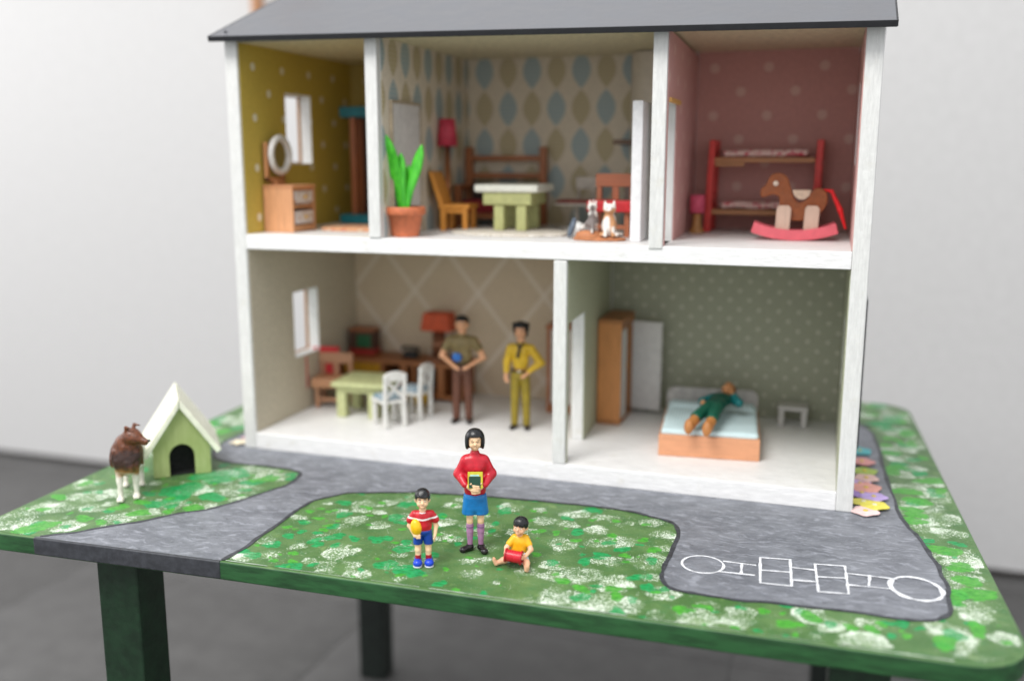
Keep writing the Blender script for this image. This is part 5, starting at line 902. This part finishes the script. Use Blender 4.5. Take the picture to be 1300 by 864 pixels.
def kittens():
    bs = sdf_obj('ground_base', [ell((0, 0, .12), (2.6, 1.5, .32)), ell((-1.2, .3, .5), (1.2, .8, .45), .3), above(0)], paint('#b87850', .7, .15, 1.5, .6, 4), None, h=.08, wob=.06); bs.location = Vector((37.7, 4.6, M1+.01))*S
    tag(bs, 'flat orange brown base carrying the two kittens at the front of the middle room', 'base')
    def patch(cx, cz, c2):
        def f(P):
            n = np.array([noise.noise(Vector(p)*1.3+Vector((cx, cz, 0))) for p in P]); m = np.clip((n-.02)*6, 0, 1)[:, None]; return np.array((.8, .77, .72))*(1-m)+np.array(c2)*m
        return f
    cm = vcol_mat('kitten_coat', .45, .4, 5, .04)
    b = [ell((0, 0, .9), (.62, .75, .9)), ell((0, -.2, 1.5), (.48, .5, .6), .2), ell((0, -.35, 2.35), (.52, .46, .46), .15), cap((-.32, -.3, 2.65), (-.38, -.28, 3.05), .17, .05, .04), cap((.32, -.3, 2.65), (.38, -.28, 3.05), .17, .05, .04), ell((0, -.75, 2.22), (.2, .16, .15), .06), cap((-.28, -.5, 1.3), (-.3, -.8, .15), .17, .14, .06), cap((.28, -.5, 1.3), (.3, -.8, .15), .17, .14, .06), ell((-.55, -.4, .22), (.25, .45, .2), .06), ell((.55, -.4, .22), (.25, .45, .2), .06), cap((.4, .6, .3), (1.0, .2, .2), .14, .1, .05), above(0)]
    t = thing('kitten', 'white and ginger kitten sitting upright on the brown base', 'cat', (38.7, 4.3, M1+.4), 12); t.scale = (1.18, 1.18, 1.12); sdf_obj('body', b, cm, t, h=.06, colfn=patch(3, 1, (.55, .27, .12)))
    for s in (-1, 1): sdf_obj('eye', [ell((s*.19, -.76, 2.42), (.06, .05, .07), 0)], DRK, t, h=.02)
    b = [ell((0, 0, 1.0), (.5, .55, .75), .1, rot=rm(0, 15, 0)), ell((.1, -.15, 1.7), (.4, .4, .45), .15), ell((.05, -.2, 2.35), (.42, .42, .38), .1), cap((-.2, -.15, 2.6), (-.28, -.1, 2.95), .14, .04, .04), cap((.3, -.15, 2.6), (.38, -.1, 2.92), .14, .04, .04), ell((.0, -.58, 2.25), (.16, .14, .12), .05), cap((-.2, -.3, 1.2), (-.9, -.6, .35), .15, .13, .06), cap((.2, -.3, 1.2), (.3, -.6, .2), .15, .13, .06), ell((-.1, .1, .35), (.5, .6, .35), .1), cap((-.2, .5, .6), (-.6, .6, 2.2), .12, .1, .06), cap((-.6, .6, 2.2), (-.2, .5, 2.9), .1, .08, .05)]
    t = thing('kitten', 'grey and white kitten leaning beside the ginger one, tail raised', 'cat', (36.9, 5.0, M1+.55), -14); t.scale = (1.12, 1.12, 1.1); sdf_obj('body', b, cm, t, h=.06, colfn=patch(7, 4, (.2, .17, .16)))
    for s in (-1, 1): sdf_obj('eye', [ell((.03+s*.16, -.58, 2.4), (.05, .05, .06), 0)], DRK, t, h=.02)
    t = thing('tipped_pail', 'small grey blue pail tipped on its side with white inside, left of the kittens', 'pail', (35.2, 6.2, M1+.85)); M = TR((0, 0, 0), 0, -72, 20)
    B().lathe([(.01, -1.0), (.55, -1.0), (.85, .7), (.75, .7), (.5, -.8), (.01, -.8)], 30, M).out('shell', paint('#d5d5d2', .45), t, smooth=True); B().lathe([(.72, .55), (.85, .5), (1.0, .62), (.98, .85), (.82, .9), (.7, .75)], 30, M, ring=True).out('rim', paint('#5f6b7a', .4), t, smooth=True)
kittens()
# ---- pink room
def bunk():
    t = thing('bunk_bed', 'red bunk bed with two wooden decks and pink flowered mattresses in the pink room', 'bed', (45.75, 18.3, M1+.01)); r = paint('#c8332b', .45, .08); w = wood('#a5703f', .75, 'x'); L = 11.75
    for x, lean in ((0, .25), (L-.85, .15)):
        for y in (0, 4.0): B().prism([(x, 0), (x+.75, 0), (x+.75+lean, 9.6), (x+.1+lean, 9.6)], y, y+.75, 'y').out('post', r, t, bevel=.08)
        B().box(x+.3, x+.85, .76, 3.99, 8.2, 9.0).out('end_rail', r, t, bevel=.05); B().box(x+.2, x+.75, .76, 3.99, 3.0, 3.8).out('end_rail', r, t, bevel=.05)
    n = NT('rose_fabric'); v = n.noise(2.4, 3, .6); n.col(n.mix(n.rng(v, .52, .6), lin('#d3b7ae'), lin('#b8414f'))); n.rough(.9); n.bump(v, .4, .06)
    for z in (1.9, 7.3):
        B().box(.75, L-.75, .1, 4.6, z, z+.5).out('deck', w, t, bevel=.05); sdf_obj('mattress', [rbox((L/2+.1, 2.3, z+.95), (4.3, 2.0, .35), .25)], n.m, t, h=.11, wob=.14, ws=.6)
    B().box(1.0, 4.0, -.05, .1, 6.9, 7.29).out('ladder_hook', w, t, bevel=.03)
bunk()
def pinklamp():
    t = thing('table_lamp', 'small lamp with a pink cylinder shade on a turned wooden foot beside the bunk bed', 'lamp', (45.3, 16.6, M1+.01)); w = wood('#a9793f', .75)
    B().lathe([(.01, 0), (.78, 0), (.82, .25), (.5, .6), (.42, 1.4), (.45, 2.1), (.01, 2.1)], 24).out('foot', w, t, smooth=True); B().lathe([(.7, 2.1), (.78, 2.12), (.78, 3.95), (.7, 3.98), (.01, 3.9)], 28).out('lamp_shade', paint('#cf5470', .6), t, smooth=True)
pinklamp()
def horse():
    t = thing('rocking_horse', 'brown wooden rocking horse with red tail on pink rockers', 'rocking horse', (51.3, 10.0, M1+.02), 3); br = paint('#8a4a20', .6, .12); lg = wood('#bda28f', .85, 'z'); pk = paint('#d9616c', .4, .06)
    prof = catmull([(1.0, 4.0), (2.0, 4.3), (2.6, 3.9), (2.55, 2.6), (3.1, 1.9), (5.6, 1.9), (6.5, 2.6), (7.0, 3.6), (6.9, 4.5), (6.2, 4.95), (5.5, 4.6), (5.1, 3.9), (4.4, 3.55), (3.9, 4.1), (3.6, 5.0), (3.2, 6.0), (2.4, 6.35), (1.7, 6.1), (1.3, 5.3), (.8, 4.7)], 4, True)
    B().prism(prof, .6, 1.5, 'y').out('body', br, t, bevel=.12)
    for x, s in ((2.3, 0), (4.9, 0)):
        for y in (.02, 1.53): B().prism([(x, .75), (x+1.35, .75), (x+1.45, 3.0), (x+1.2, 3.3), (x+.3, 3.3), (x+.1, 3.0)], y, y+.55, 'y').out('leg', lg, t, bevel=.06)
    arc = lambda r, a0, a1, n=16: [(4.1+r*math.sin(R(a0+(a1-a0)*i/n)), 11.2-r*math.cos(R(a0+(a1-a0)*i/n))) for i in range(n+1)]
    for y in (-.45, 1.75):
        B().prism(arc(11.2, -21, 21)+arc(10.2, 21.5, -21.5), y, y+.85, 'y').out('rocker', pk, t, bevel=.06)
    for x in (.5, 7.0): B().box(x, x+.6, .4, 1.75, .95, 1.4).out('cross_bar', pk, t, bevel=.04)
    B().prism([(3.75, 4.75), (5.5, 4.75), (5.35, 4.2), (4.9, 3.85), (4.4, 3.85), (3.95, 4.2)], .5, 1.6, 'y').out('saddle', paint('#cbb49c', .6), t, bevel=.06)
    B().lathe([(.01, -.02), (.24, 0), (.26, .08), (.01, .1)], 16, TR((2.2, .58, 5.35), 90)).out('eye', paint('#dcc9b5', .5), t, smooth=True)
    sdf_obj('tail', [cap((6.7, 1.05, 4.75), (7.35, 1.0, 4.65), .12, .16), cap((7.35, 1.0, 4.65), (8.2, .8, 2.9), .16, .24), cap((8.2, .8, 2.9), (8.75, .7, 1.2), .24, .12)], paint('#e01018', .5), t, h=.06)
horse()
# ---- living room
def greentable():
    t = thing('table', 'pale olive green table with rounded corners by the white chairs', 'table', (6.1, 8.0, F0+.01), 4); g = paint('#bcc08c', .55, .08)
    B().box(0, 6.6, 0, 6.2, 3.5, 4.15).out('tabletop', g, t, bevel=.25); B().box(.5, 6.1, .5, 5.7, 2.9, 3.49).out('apron', g, t, bevel=.08); legs4(t, g, .5, 5.4, .5, 5.7, 2.95, 1.1, bev=.1)
greentable()
def wchair(loc, rz, label):
    m_ = Matrix.Rotation(R(rz), 3, 'Z')@Vector((1.38, 1.5, 0)); t = thing('chair', label, 'chair', (loc[0]-m_.x, loc[1]-m_.y, loc[2]), rz, 'white chairs by the green table'); w = paint('#dcdbd6', .45, .05)
    for x in (0, 2.3):
        B().box(x, x+.45, .0, .45, 0, 2.7).out('leg', w, t, bevel=.06); B().prism([(2.6, 0), (3.05, 0), (3.0, 2.8), (3.25, 5.9), (2.85, 6.0), (2.55, 2.9)], x, x+.42, 'x').out('post', w, t, bevel=.07)
    B().box(-.1, 2.85, -.15, 2.9, 2.71, 3.05).out('seat', w, t, bevel=.08)
    B().prism([(.2, 5.2)]+[(1.38+1.36*math.cos(R(180-i*12)), 5.75+.55*math.sin(R(180-i*12))) for i in range(16)]+[(2.55, 5.2)], 2.75, 3.1, 'y').out('backrest', w, t, bevel=.08)
    b = B(); b.prism([(.4, 3.0), (2.35, 5.1), (2.0, 5.2), (.35, 3.4)], 2.8, 2.95, 'y'); b.out('cross_slat', w, t); b = B(); b.prism([(2.35, 3.0), (.4, 5.1), (.75, 5.2), (2.4, 3.4)], 2.65, 2.79, 'y'); b.out('cross_slat', w, t)
    n = NT('blue_print_fabric'); v = n.noise(2.6, 3, .6); n.col(n.mix(n.rng(v, .48, .55), lin('#b9c6cc'), lin('#3d6b85'))); n.rough(.9)
    B().box(.1, 2.65, 0, 2.55, 3.06, 3.45).out('cushion', n.m, t, bevel=.15); return t
wchair((13.7, 7.4, F0+.01), -128, 'white chair with blue printed cushion nearest the front of the living room')
wchair((14.9, 11.8, F0+.01), -98, 'white chair with blue printed cushion on the far side, turned to the table')
hc = highchair((2.2, 11.4, F0+.01), 12, 'wooden high chair with red backboard beside the lower left window', '#a97a5a', wood('#b07d58', .75, 'x'))
B().box(-1.1, -.75, -.4, 2.3, 2.4, 6.3).out('side_board', RED, hc, bevel=.08); B().box(-1.0, 2.2, 2.75, 3.1, 3.5, 6.8).out('back_board', RED, hc, bevel=.08)
def sideboard():
    t = thing('sideboard', 'long brown wooden sideboard with open shelves along the back wall of the living room', 'sideboard', (1.8, 18.6, F0+.01)); w = wood('#9a5e2e', .7, 'x'); wz = wood('#9a5e2e', .7)
    B().box(-.1, 16.1, -.1, 5.0, 4.2, 4.7).out('top', w, t, bevel=.06); B().box(0, 16, 0, 4.9, .3, .7).out('bottom', w, t, bevel=.05); B().box(.1, 15.9, 4.7, 4.9, .71, 4.19).out('back', paint('#33231a', .8), t)
    for x in (0, 5.4, 8.0, 9.6, 12.9, 15.6): B().box(x, x+(.9 if x in (8.0, 12.9) else .4), 0, 4.69, .71, 4.19).out('panel', wz, t, bevel=.04)
    B().box(.45, 5.35, -.05, .15, 2.7, 4.15).out('drawer_front', paint('#b8860f', .6), t, bevel=.05, label='mustard yellow drawer front'); B().box(.45, 5.35, -.05, .15, .8, 2.5).out('drawer_front', paint('#8f6a1a', .6), t, bevel=.05)
    for x in (1, 14.6): B().box(x, x+.5, .5, 4.4, 0, .3).out('foot', wz, t)
sideboard()
def bits():
    t = thing('toy_cabinet', 'little red framed cabinet with a dark green front on the sideboard by the corner', 'cabinet', (2.1, 20.2, F0+4.73)); r = paint('#9b2a22', .5)
    B().box(0, 3.4, 0, 2.2, 0, .8).out('drawer', r, t, bevel=.06); B().box(.1, 3.3, .1, 2.2, .81, 3.0).out('box', paint('#4d3226', .6), t, bevel=.05); B().box(1.2, 3.1, -.08, .1, 1.0, 2.6).out('door', paint('#1e5a37', .5), t, bevel=.05); B().box(0, 3.4, -.05, 2.2, 3.01, 3.3).out('top', wood('#9c5c34', .7, 'x'), t, bevel=.04)
    shade_lamp('table_lamp', 'lamp with a wide orange tapered shade standing on the brown sideboard', (14.2, 20.6, F0+4.73), 2.2, 2.0, 1.6, 3.7, .75, paint('#bf4a22', .6), '#8d5a3c', True, 1.3)
    o = sdf_obj('pouffe', [ell((0, 0, 1.3), (1.6, 1.5, 1.4)), above(.2), below(2.3, .2)], paint('#b58f14', .75, .12), None, h=.1); o.location = Vector((13.2, 16.6, F0-.15))*S; tag(o, 'round mustard yellow pouffe in front of the sideboard', 'pouffe')
    t = thing('telephone', 'black old fashioned telephone on the sideboard left of the orange lamp', 'telephone', (9.3, 20.2, F0+4.73)); k = paint('#1c1d20', .35)
    B().prism([(0, 0), (2.0, 0), (1.6, .9), (.4, .9)], 0, 1.5, 'y').out('base', k, t, bevel=.08); B().tube([(-.1, .7, 1.0), (.2, .7, 1.3), (1.8, .7, 1.3), (2.1, .7, 1.0)], [.3, .16, .16, .3], 12).out('handset', k, t, smooth=True)
    t = thing('cupboard', 'brown wooden cupboard with white inner door behind the lower partition doorway', 'cupboard', (28.6, 18.0, F0+.01)); w = wood('#9e5f35', .7)
    B().box(0, .4, 0, 4.5, 0, 9.8).out('side', w, t, bevel=.05); B().box(4.1, 4.5, 0, 4.5, 0, 9.8).out('side', w, t, bevel=.05); B().box(-.1, 4.6, -.1, 4.6, 9.81, 10.3).out('top', w, t, bevel=.05); B().box(.41, 4.09, 0, 4.4, 0, 1.0).out('base', w, t, bevel=.05); B().box(.45, 4.05, .1, .35, 1.05, 9.75).out('door', paint('#cfcac4', .5), t, bevel=.05)
bits()
# ---- green bedroom
def wardrobe():
    t = thing('wardrobe', 'tall wooden wardrobe with one white door shut and the other standing open', 'wardrobe', (35.25, 15.2, F0+.01)); w = wood('#b87a3e', .78); wy = wood('#9c6430', .75, 'y'); wh = paint('#d5d3d0', .5, .05)
    D = 6.9; Wd = 2.6; Hh = 11.3
    B().box(0, Wd, 0, .35, .5, Hh).out('side', w, t, bevel=.05); B().box(0, Wd, D-.35, D, .5, Hh).out('side', w, t, bevel=.05); B().box(-.0, Wd+.1, -.05, D+.05, Hh+.01, Hh+.45).out('top', wy, t, bevel=.06); B().box(0, Wd, 0, D, 0, .49).out('base', wy, t, bevel=.05); B().box(0, .2, .36, D-.36, .5, Hh).out('back', paint('#6a4a30', .7), t)
    B().box(Wd-.3, Wd-.02, .4, 3.3, .55, Hh-.9).out('door', wh, t, bevel=.05); B().box(.2, Wd-.05, .36, D-.36, Hh-.8, Hh-.05).out('rail', wy, t, bevel=.03)
    M = TR((Wd, D-.4, 0), 0, 0, -8); d = B().box(0, 3.5, -.3, 0, .5, Hh-.6, M).out('door', wh, t, bevel=.05); B().lathe([(.01, 0), (.2, .05), (.24, .25), (.01, .35)], 14, TR((Wd+.0, 3.0, 6.2), 0, 90)).out('knob', wood('#b57a35', .8), t, smooth=True)
wardrobe()
def bed():
    t = thing('bed', 'low wooden bed with rounded grey headboard and pale blue striped mattress', 'bed', (43.75, 5.75, F0+.01), 5.5); w = wood('#c98d66', .85, 'x'); wy = wood('#bd8259', .85, 'y'); L, Wd = 12.0, 9.75
    B().box(0, Wd, 0, .5, 0, 2.15).out('footboard', w, t, bevel=.08); B().box(0, .45, .51, L, 0, 2.1).out('side_rail', wy, t, bevel=.05); B().box(Wd-.45, Wd, .51, L, 0, 2.1).out('side_rail', wy, t, bevel=.05); B().box(.46, Wd-.46, .51, L, 1.2, 1.6).out('slat_base', wy, t)
    B().prism([(0, 0), (Wd, 0), (Wd, 3.4)]+[(Wd-.9+.9*math.cos(R(i*15)), 3.4+.8*math.sin(R(i*15))) for i in range(7)]+[(.9+.9*math.cos(R(90+i*15)), 3.4+.8*math.sin(R(90+i*15))) for i in range(7)]+[(0, 3.4)], L+.01, L+.5, 'y', TR((0, 0, 0), 0, 0, 0)).out('headboard', paint('#a9a4a0', .5), t, bevel=.08)
    n = NT('blue_ticking'); s = n.m_('SINE', n.m_('MULTIPLY', n.xyz[0], 22)); n.col(n.mix(n.rng(s, .1, .7), lin('#d3e4e6'), lin('#a9c6cc'))); n.rough(.9); n.bump(n.noise(2, 4), .3, .08)
    sdf_obj('mattress', [rbox((Wd/2, L/2+.15, 2.15), (4.7, 5.6, .42), .35), rbox((Wd/2, L-1.4, 2.45), (4.5, 1.1, .45), .4, .5)], n.m, t, h=.14, wob=.1, ws=.5)
bed()
def stool():
    t = thing('stool', 'plain white stool standing against the sage wallpaper right of the bed', 'stool', (54.3, 20.6, F0+.01)); w = paint('#cfccc8', .5, .05)
    B().box(0, 3.2, 0, 2.4, 1.75, 2.2).out('seat', w, t, bevel=.1); legs4(t, w, .1, 3.1, .1, 2.3, 1.74, .6, bev=.06)
stool()
